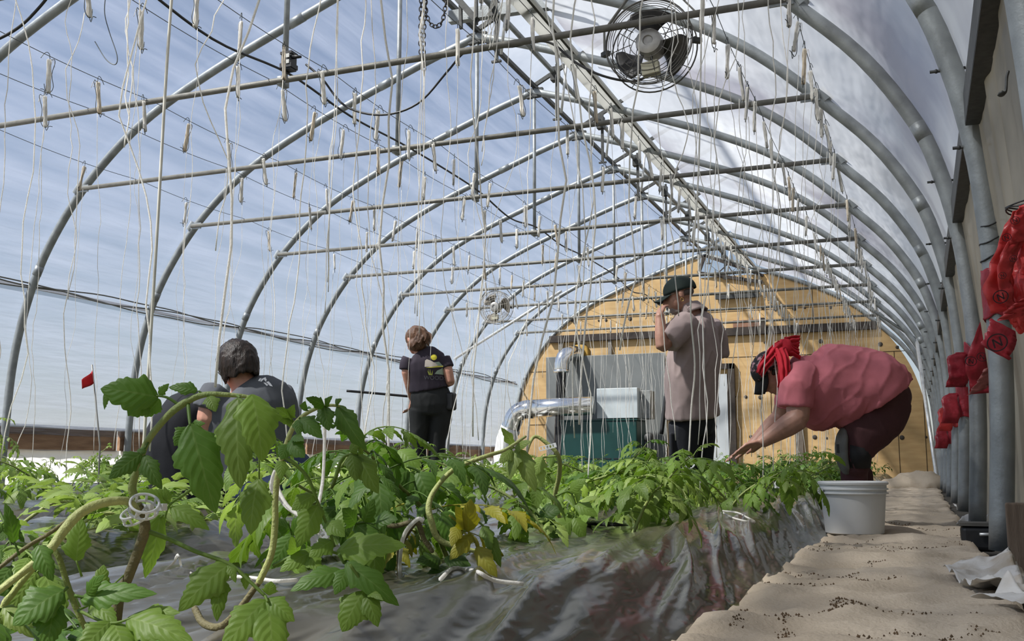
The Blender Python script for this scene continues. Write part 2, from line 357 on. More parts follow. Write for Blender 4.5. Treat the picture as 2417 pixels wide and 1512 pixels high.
# ------------------------------------------------------------------ end wall
PLY = mat('plywood', (.46, .29, .12), .75, 0, 0, 2.2, .12, 40, (1, 1, 5), (.60, .41, .19), thr=(.25, .75))
outline = [V((p.x, YE, p.z)) for p in hoop(-1, 0, -.02)][::-1]
outline = [p for p in outline if p.z > -.02]; R_ = [V((2*XC-p.x, YE, p.z)) for p in outline][::-1]
WN = [(-4.32, 4.50), (-3.35, 4.33), (-3.2, 4.62), (-4.2, 5.0)]
mb = MB()
top = 4.55
# wall sheet below the gable opening: fan of quads row by row
rows = sorted(set([p.z for p in outline if p.z <= top]+[top]))
def ux(z):
    for a, b in zip(PC, PC[1:]):
        if b[1] <= z <= a[1]: return a[0]+(b[0]-a[0])*(a[1]-z)/(a[1]-b[1])-.03
    return PC[-1][0]
for y_, fl in ((YE, 0), (YE+.03, 1)):
    for a, b in zip(rows, rows[1:]):
        mb.add([(XC-ux(a), y_, a), (XC+ux(a), y_, a), (XC+ux(b), y_, b), (XC-ux(b), y_, b)], [(0, 1, 2, 3)])
    u = ux(top)
    mb.add([(XC-u, y_, top), (-4.43, y_, top), (-4.43, y_, 5.0), (XC-.25, y_, 4.98)], [(0, 1, 2, 3)])
    mb.add([(-3.05, y_, top), (XC+u, y_, top), (-2.75, y_, 4.52)], [(0, 1, 2)])
tag(mb.build('wall_back', PLY, smooth=False), kind='structure')
DKW = mat('stained_timber', (.035, .026, .02), .8, 0, .4, 8, .3, 40)
def bx(name, c, s, m, label=None, cat=None, kind=None, bev=.006):
    mb = MB(c); mb.box(c, s); o = mb.build(name, m, None, smooth=False); o.location = c
    if bev:
        b = o.modifiers.new('b', 'BEVEL'); b.width = bev; b.segments = 2
    return tag(o, label, cat, kind=kind)
# gable window frame
mb = MB((-3.8, YE, 4.7)); mb.beam((-4.45, YE-.03, 4.66), (-3.05, YE-.03, 4.36), .06, .07); mb.beam((-4.45, YE-.03, 4.66), (-4.3, YE-.03, 5.05), .06, .07)
mb.beam((-4.3, YE-.03, 5.05), (-3.02, YE-.03, 4.5), .06, .06)
o = mb.build('window_1', DKW, None, smooth=False); o.location = (-3.8, YE, 4.7); tag(o, kind='structure')
mb = MB((-3.8, YE, 4.7)); mb.beam((-3.85, YE-.02, 4.9), (-3.6, YE-.02, 4.45), .03, .02); mb.beam((-4.05, YE-.02, 4.6), (-3.7, YE-.02, 4.9), .03, .02); o2 = mb.build('window_muntin', DKW, o, smooth=False)
tag(bx('end_beam', (-6.635, YE-.05, 3.30), (2.77, .09, .16), DKW, 'long dark timber beam nailed across left half of plywood end wall', 'beam'))
tag(bx('end_beam', (-2.66, YE-.05, 3.28), (3.88, .09, .17), DKW, 'dark timber beam across right half of the plywood end wall', 'beam'))
tag(bx('board_offcut', (-3.40, YE-.05, 3.45), (.62, .06, .16), mat('reddish_board', (.25, .13, .08), .8), 'short reddish board fixed above the right end beam', 'board'))
tag(bx('post_offcut', (-3.07, YE-.12, 3.37), (.12, .09, .36), DKW, 'short dark upright block on the right end beam', 'board'))
for x in (-7.75, -6.55): bx('wall_stud', (x, YE-.04, 3.0), (.09, .05, .42), mat('grey_stud', (.22, .2, .17), .8), f'short grey upright stud below the long dark beam, {"nearer" if x < -7 else "right of"} the stove pipe elbow' if x < -7 else 'short grey upright stud below the long dark beam, right of stove pipe', 'stud')
SEAM = mat('seam_joint', (.06, .04, .02), .9)  # dark strips along the joints between plywood sheets
for i, (a, b) in enumerate((((-9, 3.75), (-.4, 3.75)), ((-3.9, 2.72), (.2, 2.72)), ((-.40, .0), (-.40, 2.72)), ((-2.95, .4), (-2.95, 2.72)), ((.12, .0), (.12, 1.9)), ((-2.0, 3.4), (-2.0, 4.3)), ((-8.6, 1.3), (-8.05, 1.3)), ((-8.6, 2.55), (-8.05, 2.55)))):
    mb = MB(); mb.beam((a[0], YE-.003, a[1]), (b[0], YE-.003, b[1]), .012, .006, up=(0, 1, 0)); tag(mb.build(f'trim_{i+2}', SEAM, smooth=False), kind='structure')
KN = mat('knot', (.05, .04, .03), .8)
for i, (px, py) in enumerate(((1800, 728), (1830, 730), (1875, 728), (1900, 726), (1960, 725), (1937, 805), (1805, 808), (2118, 819), (2078, 812), (1735, 936), (1760, 936), (1795, 937), (1735, 1029), (1772, 1030), (1923, 1031), (1951, 1033), (2100, 1031), (2129, 1032), (2186, 1031), (1350, 756), (1357, 760), (1413, 756), (1430, 755), (1487, 752))):
    p = pd(px, py, 1); d = (YE-.006)/p.y; p = V((p.x*d, YE-.005, (p.z-CAMZ)*d+CAMZ))
    mb = MB(p); r = .025+.012*((i*7) % 3); mb.lathe(p, [(r, 0), (r*.8, .008)], 10, Matrix.Rotation(pi/2, 3, 'X')); o = mb.build('plate_washer', KN, None); o.location = p
    tag(o, f'round dark fixing washer on the plywood end wall, {ordn(i+1)} of those counted row by row', 'washer', 'fixing washers on the end wall')
tag(bx('wall_panel', (-6.68, YE-.06, 1.45), (2.85, .05, 2.86), mat('grey_sheet', (.18, .19, .185), .5, .3, .08, 3), 'large flat grey sheet metal panel behind the green heater', 'panel'))
# heater
HX, HY = -6.53, YE-.75
t = thing('space_heater', (HX, HY, 0), 'dark green boxy space heater with black side vent by end wall', 'heater')
GRN = mat('green_enamel', (.008, .048, .042), .35, .1, .1, 5)
mb = MB((HX, HY, 0)); mb.box((HX, HY, .70), (1.75, .8, 1.26)); o = mb.build('cabinet', GRN, t, smooth=False); b = o.modifiers.new('b', 'BEVEL'); b.width = .03; b.segments = 3
mb = MB((HX, HY, 0)); mb.box((HX, HY, 1.335), (1.78, .84, .03)); mb.build('top_plate', GRN, t, smooth=False)
for dx in (-.75, .75):
    mb = MB((HX, HY, 0)); mb.box((HX+dx, HY, .02), (.09, .7, .12)); mb.build('foot', DARK, t, smooth=False)
mb = MB((HX, HY, 0)); mb.box((HX-.86, HY-.1, .8), (.25, .6, .8)); mb.build('side_box', BLACK, t, smooth=False)
mb = MB((HX, HY, 0)); mb.tube([(HX+1.02, HY-.2, .5), (HX+1.02, HY-.2, 1.0)], .04, 10); mb.ball((HX+1.08, HY-.2, .95), .11); mb.build('valve', DARK, t)
for i in range(6):
    mb = MB((HX, HY, 0)); mb.box((HX-.45+.22*i, HY-.405, .5), (.16, .012, .02)); mb.build('louver', BLACK, t, smooth=False)
bx('control_box', (HX+.42, HY-.1, 1.70), (.92, .45, .66), mat('pale_grey_box', (.50, .55, .56), .5, .1, .04, 4), 'square pale grey metal control box on top of the green heater', 'control box', bev=.01)
bx('control_box', (HX+1.0, HY+.1, 1.67), (.22, .4, .62), mat('grey_box', (.22, .23, .22), .6), 'narrow darker grey box right of the pale control box', 'control box', bev=.01)
FOIL = mat('foil_duct', (.78, .78, .76), .16, 1, .04, 20, .10, 9, (1, 1, 1))
BPIPE = mat('black_pipe', (.015, .015, .016), .35, .3, .2, 10)
t = thing('stove_pipe', (-7.55, YE-.55, 1.0), 'black stove pipe with shiny silver elbow entering the plywood wall', 'flue pipe')
mb = MB((-7.55, YE-.55, 1.0)); c = []
for i in range(40): c.append((-7.66+.10*(i/39), YE-.55, .35+2.2*i/39))
mb.tube(c, [.105+.006*(i % 8 == 0)+.004*(i % 3 == 0) for i in range(40)], 16); mb.build('black_section', BPIPE, t)
mb = MB((-7.55, YE-.55, 1.0)); c = curve([(-7.56, YE-.55, 2.5), (-7.55, YE-.55, 2.68), (-7.50, YE-.5, 2.84), (-7.40, YE-.3, 2.93), (-7.30, YE-.02, 2.93)], 4)
mb.tube(c, [.17+.008*(i % 2) for i in range(len(c))], 18); mb.tube([(-7.56, YE-.55, 2.46), (-7.56, YE-.55, 2.52)], .19, 18); mb.build('elbow', FOIL, t)
mb = MB((-7.55, YE-.55, 1.0)); mb.lathe((-7.3, YE-.03, 2.93), [(.27, 0), (.2, .03)], 20, Matrix.Rotation(pi/2, 3, 'X')); mb.build('wall_collar', mat('gold_foam', (.45, .27, .05), .8), t)
t = thing('heat_duct', (-8.0, YE-1.25, 1.2), 'shiny silver heating duct bending down into a white sleeve', 'duct')
DZ = 1.60; dy = YE-1.25
mb = MB((-8.0, dy, 1.2)); mb.tube([(-6.60, dy, DZ+.05), (-7.5, dy, DZ+.03), (-8.12, dy, DZ)], .205, 24); mb.build('straight_section', FOIL, t)
mb = MB((-8.0, dy, 1.2)); mb.tube(curve([(-8.02, dy, DZ), (-8.25, dy, DZ-.03), (-8.42, dy, DZ-.14), (-8.50, dy, DZ-.32), (-8.58, dy, DZ-.5)], 4), [.215-.006*(i % 4 == 0) for i in range(17)], 24); mb.build('elbow', FOIL, t)
mb = MB((-8.0, dy, 1.2)); c = curve([(-8.54, dy, DZ-.42), (-8.64, dy, DZ-.68), (-8.72, dy-.1, .35), (-8.7, dy-.5, .16), (-8.6, dy-1.2, .14)], 5); mb.tube(c, [.225+.015*nz((i, 0, 0), .7) for i in range(len(c))], 20); mb.build('cloth_sleeve', mat('white_sleeve', (.75, .76, .73), .7, 0, .06, 8, .3, 12), t)
# door on the end wall
t = thing('door_1', (-4.05, YE-.05, 0), 'pale grey door in dark timber frame right of the standing man', 'door'); t['kind'] = 'structure'
mb = MB((-4.05, YE-.05, 0)); mb.box((-4.25, YE-.06, 1.2), (.75, .05, 2.3)); mb.build('door_leaf', mat('door_paint', (.48, .51, .52), .5, 0, .06, 5), t, smooth=False)
for x in (-3.78, -4.7):
    mb = MB((-4.05, YE-.05, 0)); mb.box((x, YE-.06, 1.27), (.14, .10, 2.6)); mb.build('door_jamb', DKW, t, smooth=False)
mb = MB((-4.05, YE-.05, 0)); mb.box((-4.24, YE-.06, 2.52), (1.06, .10, .12)); mb.build('door_head', DKW, t, smooth=False)
bx('gable_louver', (-3.6, YE-.07, 4.1), (.95, .08, .16), DARK, 'dark louver strip under the blue gable window', 'vent')
bx('stake_board', (-2.38, YE-.06, .75), (.16, .05, 1.5), mat('grey_plank', (.16, .13, .10), .8), 'grey upright plank leaning on plywood behind the bending woman arm', 'plank')
# leafless tree seen through the gable opening
t = thing('bare_tree', (-5.5, YE+9, -.4), 'leafless tree branches seen through the blue gable window', 'tree')
BARK = mat('bark', (.05, .045, .04), .9); mb = MB((-5.5, YE+9, -.4)); mb.tube([(-5.5, YE+9, -.42), (-5.4, YE+9, 3), (-5.5, YE+9, 5.6)], [.16, .12, .07], 8); mb.build('trunk', BARK, t)
rr = random.Random(5)
for i in range(14):
    a = V((-5.5+rr.uniform(-.1, .1), YE+9, rr.uniform(3.5, 5.4))); p = [a]
    for j in range(4): p.append(p[-1]+V((rr.uniform(-.7, .9), rr.uniform(-.4, .4), rr.uniform(.1, .6))))
    mb = MB((-5.5, YE+9, -.4)); mb.tube(curve(p, 3), [.035*(1-j/13) for j in range(13)], 5); mb.build('branch', BARK, t)
# ------------------------------------------------------------------ beds under plastic mulch, fabric path
def sstep(a, b, x):
    t = min(1, max(0, (x-a)/(b-a))); return t*t*(3-2*t)
def bed_z(x, y, c, hw, rough=1.0):
    """height of the bed surface: flat top, sloping shoulders, creased plastic"""
    d = abs(x-c); e = .17*(1-sstep(hw-.30, hw, d+.03*nz((x*0, y*1.1, c))))
    r = 0
    if rough:
        # long creases running slantwise down the bed
        xx = x+.15*y+.03*nz((x*2, y*1.2, c)); q = V((xx*9, y*.55, c))
        rg = lambda n_, k: max(0, 1-k*abs(n_))
        r = .020*rg(nz(q), 3.0)**1.6+.010*rg(nz(q+V((7, 3, 1)), 2.1), 2.6)**1.5+.012*nz((x*3, y*1.5, c+5))
        sl = sstep(hw-.36, hw-.15, d)*(1-sstep(hw-.11, hw-.01, d))
        x2 = x+.22*y+.05*nz((x*3, y*1.6, 1)); q2 = V((x2*8.5, y*.6, c+9))
        r += sl*(.034*rg(nz(q2), 2.6)**1.4+.020*rg(nz(q2+V((2, 8, 0)), 2.0), 2.4)**1.5-.012)
    return e+r*rough*(.1+.9*min(1, e/.12)) - .004
def mulchmat():
    m = mat('mulch_plastic', (.050, .050, .034), .3, 0, 0, 3.0, 0, 45, (1, .22, 1), (.19, .165, .11), thr=(.47, .80), spec=.6, detail=9)
    nt = m.node_tree; N = nt.nodes; L = nt.links; b = N['Principled BSDF']; tc = N.new('ShaderNodeTexCoord'); prev = None
    for sc, st, rot, dist, stren in ((7, (1, .07, 1), -.16, .05, .5), (22, (1, .10, 1), -.20, .016, .55), (55, (1, .25, 1), -.5, .006, .4)):
        mp = N.new('ShaderNodeMapping'); mp.inputs['Rotation'].default_value = (0, 0, rot); mp.inputs['Scale'].default_value = st
        mp.vector_type = 'TEXTURE' if False else 'POINT'; L.new(tc.outputs['Object'], mp.inputs[0])
        n = N.new('ShaderNodeTexNoise'); n.noise_type = 'RIDGED_MULTIFRACTAL'; n.inputs['Scale'].default_value = sc; n.inputs['Detail'].default_value = 3; L.new(mp.outputs[0], n.inputs['Vector'])
        bp = N.new('ShaderNodeBump'); bp.inputs['Strength'].default_value = stren; bp.inputs['Distance'].default_value = dist; L.new(n.outputs[0], bp.inputs['Height'])
        if prev: L.new(prev.outputs[0], bp.inputs['Normal'])
        prev = bp
    L.new(prev.outputs[0], b.inputs['Normal']); b.inputs['Coat Weight'].default_value = .45; b.inputs['Coat Roughness'].default_value = .13; L.new(prev.outputs[0], b.inputs['Coat Normal'])
    n = N.new('ShaderNodeTexNoise'); n.inputs['Scale'].default_value = 2.6; n.inputs['Detail'].default_value = 9; mp = N.new('ShaderNodeMapping'); mp.inputs['Scale'].default_value = (1, .6, 1); L.new(tc.outputs['Object'], mp.inputs[0]); L.new(mp.outputs[0], n.inputs['Vector'])
    mr = N.new('ShaderNodeMapRange'); mr.inputs['From Min'].default_value = .4; mr.inputs['From Max'].default_value = .75; mr.inputs['To Min'].default_value = .15; mr.inputs['To Max'].default_value = .5; L.new(n.outputs[0], mr.inputs[0]); L.new(mr.outputs[0], b.inputs['Roughness'])
    return m
MULCH = mulchmat()
BEDS = [(-.98, .60, 'nearest the sandy fabric path'), (-2.60, .58, 'second from the sandy fabric path'), (-4.25, .58, 'in the middle of the tunnel'), (-5.92, .58, 'second from the left wall'), (-7.62, .58, 'along the left wall')]
for i, (c, hw, lab) in enumerate(BEDS):
    ny = 760 if i == 0 else 170; nx = 190 if i == 0 else 30; ya, yb = (.25, 22.3)
    rr = 1.0 if i == 0 else .8
    def fn(u, v, c=c, hw=hw, rr=rr):
        y = ya+(yb-ya)*(u**2.1 if i == 0 else u**1.3); x = c+(hw+.05)*(2*v-1)*(-1)
        return V((x, y, bed_z(x, y, c, hw, rr)))
    mb = MB((c, 11, 0)); mb.grid(fn, ny, nx); o = mb.build('mulch_sheet', MULCH); o.location = (c, 11, 0)
    tag(o, f'dusty black plastic mulch sheet over the planting bed {lab}', 'mulch film', 'mulch covered beds')
def bedtop(x, y):
    for i, (c, hw, l) in enumerate(BEDS):
        if abs(x-c) < hw+.03: return bed_z(x, y, c, hw, 1.0 if i == 0 else .8)
    return -.02
# pale furrow cloth between the first two beds and further ones
def path_z(x, y):
    return .016+.020*nz((x*2.5, y*1.6, 2))+.014*nz((x*5, y*3.4, 7))+.016*max(0, 1-3.4*abs(nz((x*3.2+y*.6, y*4.5, 13))))+.010*max(0, 1-3*abs(nz((x*7-y*2, y*8, 17))))+.006*(1-abs(nz((x*7, y*16+4*nz((x*2, y, 0)), 3)))*2)+.035*sstep(.18, .30, x)*(.4+nz((y*2, 0, 3)))+.07*math.exp(-((y-21.2)/.45)**2)
FAB = mat('path_fabric', (.39, .32, .235), .95, 0, 0, 2.6, .5, 90, (1, 1, 1), (.58, .49, .375), thr=(.3, .7), detail=10)
mb = MB((-.1, 11, 0))
def pf(u, v):
    y = .3+21.9*u**1.7; x = -.455+.66*v+.05*nz((y*1.3, 0, 9))*v-.02*(1-v)*nz((y*1.7, 3, 1))
    return V((x, y, path_z(x, y)-(.02 if v == 1 or v == 0 else 0)))
mb.grid(pf, 420, 36); o = mb.build('path_fabric', FAB); o.location = (-.1, 11, 0)
tag(o, 'beige ground fabric laid along the walkway beside the right wall', 'path fabric')
# crumbs of soil gathered in the wrinkles
CR_ = mat('soil_crumb', (.10, .065, .035), .95, 0, .5, 30, rnd=.4)
mb = MB(); rr = random.Random(3)
lines = []
for i in range(26):
    y = rr.uniform(1.5, 6); x = rr.uniform(-.38, .12); a = rr.uniform(-.9, .9)
    if rr.random() < .25: a += 1.2
    lines.append((x, y, a, rr.uniform(.05, .22)))
lines += [(-.30, 1.9, 1.35, .6), (-.28, 2.4, 1.0, .4), (.05, 1.75, 1.5, .3), (-.05, 2.5, .1, .3), (-.3, 3.0, .2, .3)]
for x, y, a, l in lines:
    for k in range(int(l*320)):
        t = rr.uniform(-.5, .5)*l; px = x+math.cos(a)*t+rr.gauss(0, .006)+.03*math.sin(t*20); py = y+math.sin(a)*t*1.6+rr.gauss(0, .012)
        if not (-.42 < px < .16): continue
        s = rr.uniform(.0008, .0032); p = V((px, py, path_z(px, py)+s*.5))
        d = [V((rr.uniform(-s, s), rr.uniform(-s, s), rr.uniform(0, s))) for q in range(2)]
        mb.add([p+V((s, 0, 0)), p+V((-s, s*.7, 0)), p+V((-s*.5, -s, 0)), p+V((0, 0, s*1.4)), p+d[0]*.5+V((0, 0, -s))], [(0, 1, 3), (1, 2, 3), (2, 0, 3), (0, 4, 1), (1, 4, 2), (2, 4, 0)])
tag(mb.build('soil_crumbs', CR_, smooth=False), 'brown crumbs of soil scattered in the wrinkles of the path fabric', 'soil', kind='stuff')
# furrow cloth seen between the beds
for i, x in enumerate((-1.78, -3.42, -5.09)):
    mb = MB((x, 11, 0)); mb.grid(lambda u, v: V((x-.30+.60*v, .6+21*u, -.012+.01*nz((v*3+i, u*30, 1)))), 90, 8); o = mb.build('furrow_cloth', mat('furrow_cloth', (.10, .105, .10), .8, 0, .25, 5, .3, 60)); o.location = (x, 11, 0)
    tag(o, f'grey cloth lining the furrow between beds, {ordn(i+1)} furrow from the fabric path', 'ground cloth', 'furrow cloths')
# rolled fabric heap at far end of path
# ------------------------------------------------------------------ overhead wires and twine hooks
WROWS = [(-.60, 'nearest the right wall'), (-1.085, 'second from the right wall'), (-2.19, 'third from the right wall'), (-2.70, 'fourth from the right wall'), (-3.95, 'just right of the tunnel middle'), (-4.46, 'just left of the tunnel middle'), (-5.62, 'third from the left wall'), (-6.22, 'second from the left wall'), (-7.35, 'nearest the left wall')]
WZ = ZT-.045
WXS = [w_[0] for w_ in WROWS]
def wz(y):
    t = ((y-Y0)/DY) % 1; return ZT+.01-.03*4*t*(1-t)
for x, lab in WROWS:
    mb = MB((x, 11, ZT)); mb.tube([(x, -1+23.6*i/156, wz(-1+23.6*i/156)+.02) for i in range(157)], .0028, 5); o = mb.build('trellis_wire', WIRE); o.location = (x, 11, ZT)
    tag(o, f'thin overhead trellis wire lying on the collar ties, {lab}', 'wire', 'trellis wires')
def hook_meshes(seed):
    r = random.Random(seed); mb = MB()
    # wire hook: crook over the trellis wire, long frame, kicked foot
    P = [(0, -.045, -.03), (0, -.035, -.012), (0, -.018, .012), (0, 0, .022), (0, .014, .008), (0, .016, -.02), (0, .03, -.03), (0, .045, -.022), (0, .05, -.05), (0, .026, -.14), (0, .034, -.23), (0, .012, -.275), (0, -.02, -.265), (0, -.028, -.22)]
    mb.tube(curve(P, 3), .0026, 5); mb.tube(curve([(0, .0, -.268), (0, -.012, -.30), (0, -.028, -.265), (0, -.055, -.262)], 3), .0026, 5)
    hk = mb.mesh('wire_hook')
    mb = MB(); w = r.uniform(.010, .014); L = r.uniform(.21, .26)
    for k in range(9):
        a = 2*pi*k/9; ox, oy = math.cos(a)*w*.72, math.sin(a)*w*1.1
        q = [(ox+r.gauss(0, .002), .010+oy*.8+r.gauss(0, .002)-.012*t, -.03-L*t) for t in (0, .2, .45, .7, .9, 1)]
        mb.tube(curve(q, 3), [.003]+[.0042+r.uniform(-.001, .0012) for _ in range(14)]+[.002], 6)
    for k in range(2):
        if r.random() < .7: mb.tube(curve([(0, .01, -.05-.06*k), (r.uniform(-.02, .02), .035, -.03), (r.uniform(-.03, .03), .05, -.08)], 4), .0016, 4)
    return hk, mb.mesh('twine_bundle')
HM = [hook_meshes(s) for s in range(7)]
for hk, bu in HM: hk.materials.append(WIRE); bu.materials.append(None); hk.polygons.foreach_set('use_smooth', [True]*len(hk.polygons)); bu.polygons.foreach_set('use_smooth', [True]*len(bu.polygons))
BU = {}
for i, (hk, bu) in enumerate(HM):
    for j, m in enumerate((TWINE, TWINE_TAN)):
        b = bu.copy(); b.materials.clear(); b.materials.append(m); BU[i, j] = b
rr = random.Random(21)
def twine_path(a, b, n, amp, r):
    """slack twine from a down to b with soft kinks"""
    a, b = V(a), V(b); out = []; k1 = [r.uniform(.1, .9) for _ in range(5)]; s1 = [(r.gauss(0, 1), r.gauss(0, 1)) for _ in range(5)]
    for i in range(n+1):
        t = i/n; p = a.lerp(b, t); e = 0; f = 0
        for k, s in zip(k1, s1):
            w = max(0, 1-abs(t-k)/.16); e += s[0]*w; f += s[1]*w
        e += .5*math.sin(t*23+s1[0][0]*9)*r.random(); f += .4*math.sin(t*17+s1[1][0]*9)*r.random()
        m = min(1, t*5)*min(1, (1-t)*9)
        out.append(p+V((e*amp*m, f*amp*m, 0)))
    return out
HOOKS = []
for ri, (x, lab) in enumerate(WROWS):
    n = 0
    ymin = {0: 1.75, 1: 1.1, 2: 1.45, 3: 2.4, 4: 2.3, 5: 3.1, 6: 3.9, 7: 4.6, 8: 5.9}[ri]; step = {0: .45, 1: .44, 2: .44, 3: 1.15, 4: .47, 5: .50, 6: .53, 7: 1.25, 8: 1.5}[ri]
    y = ymin; first = True
    ph = {0: 6.55, 1: 6.31, 2: 5.94, 4: 4.77, 5: 4.93, 6: 5.21}.get(ri)
    if ph:
        while ph-step > ymin: ph -= step
        y = ph
    ylim = 21.6 if ri < 3 else 20.5
    while y < ylim:
        n += 1; yy = y+rr.uniform(-.05, .05); y += step
        if rr.random() < (.22 if yy < 4.4 and ri < 3 else .06 if yy < 9 else .16): 
            continue
        z = wz(yy)+.02; i = rr.randrange(7); tan = 1 if rr.random() < (.22 if ri > 2 else .08) else 0
        lb = f'{"tan weathered" if tan else "white"} twine bundle on a wire hook, {ordn(n)} place from the camera on the overhead wire {lab}'
        lb = lb.replace(' place', '') if len(lb.split()) > 16 else lb
        lb = ' '.join(lb.split()[:16]) if len(lb.split()) > 16 else lb
        t = thing('twine_hook', (x, yy, z), lb, 'twine hook', 'twine hooks on the overhead wires', rr.choice((0, pi))+rr.uniform(-.5, .5))
        h = bpy.data.objects.new('wire_hook', HM[i][0]); COL.objects.link(h); h.parent = t
        h.rotation_euler = (rr.uniform(-.16, .16), rr.uniform(-.1, .1), 0)
        b = bpy.data.objects.new('twine_bundle', BU[i, tan]); COL.objects.link(b); b.parent = t; b.rotation_euler = h.rotation_euler
        HOOKS.append((ri, x, yy, z, t, n))
# ------------------------------------------------------------------ things hung from the roof
def fan(loc, R, label, pale=False, ang=.25):
    t = thing('circulation_fan', loc, label, 'fan', 'circulation fans')
    c = V(loc); m1 = WIRE if not pale else mat('grimy_wire', (.33, .31, .27), .6, .3, .2)
    W2 = mat('fan_wire', (.10, .095, .085), .5, .5, .3, 30) if not pale else m1
    for yy, nm in ((-.07*R/.29, 'front_guard'), (.09*R/.29, 'rear_guard')):
        mb = MB(c)
        radii = [R*q for q in (1, .97, .93, .88, .82, .70, .56, .42)] if yy < 0 else [R*q for q in (1, .9, .78, .6, .45)]
        for q in radii:
            dome = yy+(-.035 if yy < 0 else .03)*(1-(q/R)**2)*1.2
            mb.tube([c+V((q*math.cos(2*pi*i/48), dome, q*math.sin(2*pi*i/48))) for i in range(48)], .0026 if q < R*.99 else .0055, 5, closed=True)
        for k in range(8):
            a = 2*pi*k/8+.2; u = V((math.cos(a), 0, math.sin(a)))
            mb.tube([c+u*(R*f)+V((0, yy+(-.035 if yy < 0 else .03)*(1-f*f)*1.2, 0)) for f in (.38, .6, .8, 1.0)], .003, 5)
        mb.build(nm, W2, t)
    mb = MB(c); rx = Matrix.Rotation(pi/2, 3, 'X')
    mb.lathe(c, [(R*.2, -.05), (R*.315, -.05), (R*.315, .05), (R*.29, .085), (R*.2, .095), (R*.12, .095), (R*.10, .085), (0.005, .085)], 28, rx)
    h = mb.build('motor_hub', mat('hub_steel', (.36, .35, .33), .45, .5, .15, 20), t, auto=35)
    BL = mat('fan_blade', (.03, .028, .025), .4, .4, .3, 10) if not pale else mat('fan_blade_dusty', (.16, .14, .11), .6, .2, .3, 10)
    for k in range(3):
        a0 = pi/2+ang+2*pi*k/3; mb = MB(c)
        def bf(u, v, a0=a0):
            q = R*(.22+.66*u); wd = (.34+.62*u**.8*(1-.45*max(0, u-.72)/.28))*1.0; a = a0+(v-.5)*wd*1.55-.25*u
            return c+V((q*math.cos(a), (v-.5)*(-.11)*R/.29*(1-.3*u)+.01, q*math.sin(a)))
        mb.grid(bf, 10, 10); b = mb.build('fan_blade', BL, t, solid=.004)
    mb = MB(c); b = c+V((.01, -.06, -R*.64)); mb.box(b, (R*.40, .06, R*.31), Matrix.Rotation(-.12, 3, 'Y'))
    o = mb.build('wiring_box', mat('cream_enamel', (.44, .42, .31), .55, 0, .1, 15), t, smooth=False); bv = o.modifiers.new('b', 'BEVEL'); bv.width = .006; bv.segments = 2
    mb = MB(c); mb.tube([c+V((.01, -.03, -R*.30)), c+V((.012, -.05, -R*.55))], .008, 6); mb.build('conduit', DARK, o); 
    for sx_ in (-1, 1):
        mb = MB(c); mb.beam(c+V((sx_*R*1.02, 0, -.02)), c+V((sx_*R*1.10, -.03, -.02)), .06, .03); mb.build('side_bracket', DARK, t, smooth=False)
    mb = MB(c); y_ = .02
    P = [c+V((-R*1.12, y_, -.02)), c+V((-R*1.12, y_, R*.55)), c+V((-R*.55, y_, R*1.25)), c+V((R*.55, y_, R*1.25)), c+V((R*1.12, y_, R*.55)), c+V((R*1.12, y_, -.02))]
    for a, b in zip(P, P[1:]): mb.beam(a, b, .03, .008)
    mb.build('hanging_yoke', STEEL2, t, smooth=False)
    return t
fan((-1.53, 6.40, 3.13), .292, 'large near circulation fan with dark blades in a round wire cage')
fan((-6.40, Y0+3*DY+.02, 2.94), .27, 'smaller looking dusty circulation fan hanging far back at the left', True, .9)
# black power cable along the king posts and its loops
CB = mat('cable_black', (.016, .016, .017), .5)
def cable(name, pts, r, label, cat='cable', m=CB, n=6):
    mb = MB(pts[0]); mb.tube(curve(pts, n), r, 6); o = mb.build(name, m); o.location = pts[0]; return tag(o, label, cat)
kp = []
for k in range(-4, 7):
    y = Y0+k*DY; kp.append((XC+.035, y, ZT+.07)); 
    kp.append((XC+.04, y+DY/2, ZT-.02+.05*((k*7) % 3)))
cable('power_cable', kp, .010, 'long black power cable strung from king post to king post')
P = lambda px, py, y: (lambda q: V((q.x*y/q.y, y, (q.z-CAMZ)*y/q.y+CAMZ)))(pd(px, py, 1))
yk = Y0-2*DY
cable('fan_cable', [P(722, 152, yk), P(760, 185, yk), P(815, 250, yk), P(900, 271, yk), P(985, 245, yk), P(1055, 170, yk), P(1095, 125, yk), P(1140, 112, yk), P(1210, 110, yk), P(1262, 98, yk), P(1305, 104, yk), P(1360, 148, yk), P(1420, 178, yk), P(1490, 192, yk+.05), P(1530, 180, yk+.07)], .0085, 'black cable looping from the junction box to the near fan')
cable('side_cable', [P(-60, 110, 4.4), P(0, 90, 4.5), P(50, 60, 4.5), P(95, 15, 4.5), P(130, -30, 4.5)], .010, 'short black cable curving up along the nearest left arch')
t = thing('junction_box', (XC+.05, yk, ZT+.12), 'black junction box with pale labels clamped on a king post', 'junction box')
c = V((XC+.06, yk-.04, ZT+.14)); mb = MB(t.location); mb.box(c, (.085, .08, .13)); mb.box(c+V((0, 0, -.035)), (.10, .095, .035)); mb.box(c+V((0, 0, .065)), (.10, .09, .02)); o = mb.build('housing', BLACK, t, smooth=False)
PL = mat('pale_label', (.55, .55, .52), .6)
for dz in (.035, -.012): 
    mb = MB(t.location); mb.box(c+V((.02, -.0495, dz)), (.03, .006, .03)); mb.build('label_plate', PL, t, smooth=False)
mb = MB(t.location); mb.tube([c+V((.05, -.02, .03)), c+V((.12, -.02, .02))], [.018, .010], 8); mb.build('plug', BLACK, t)
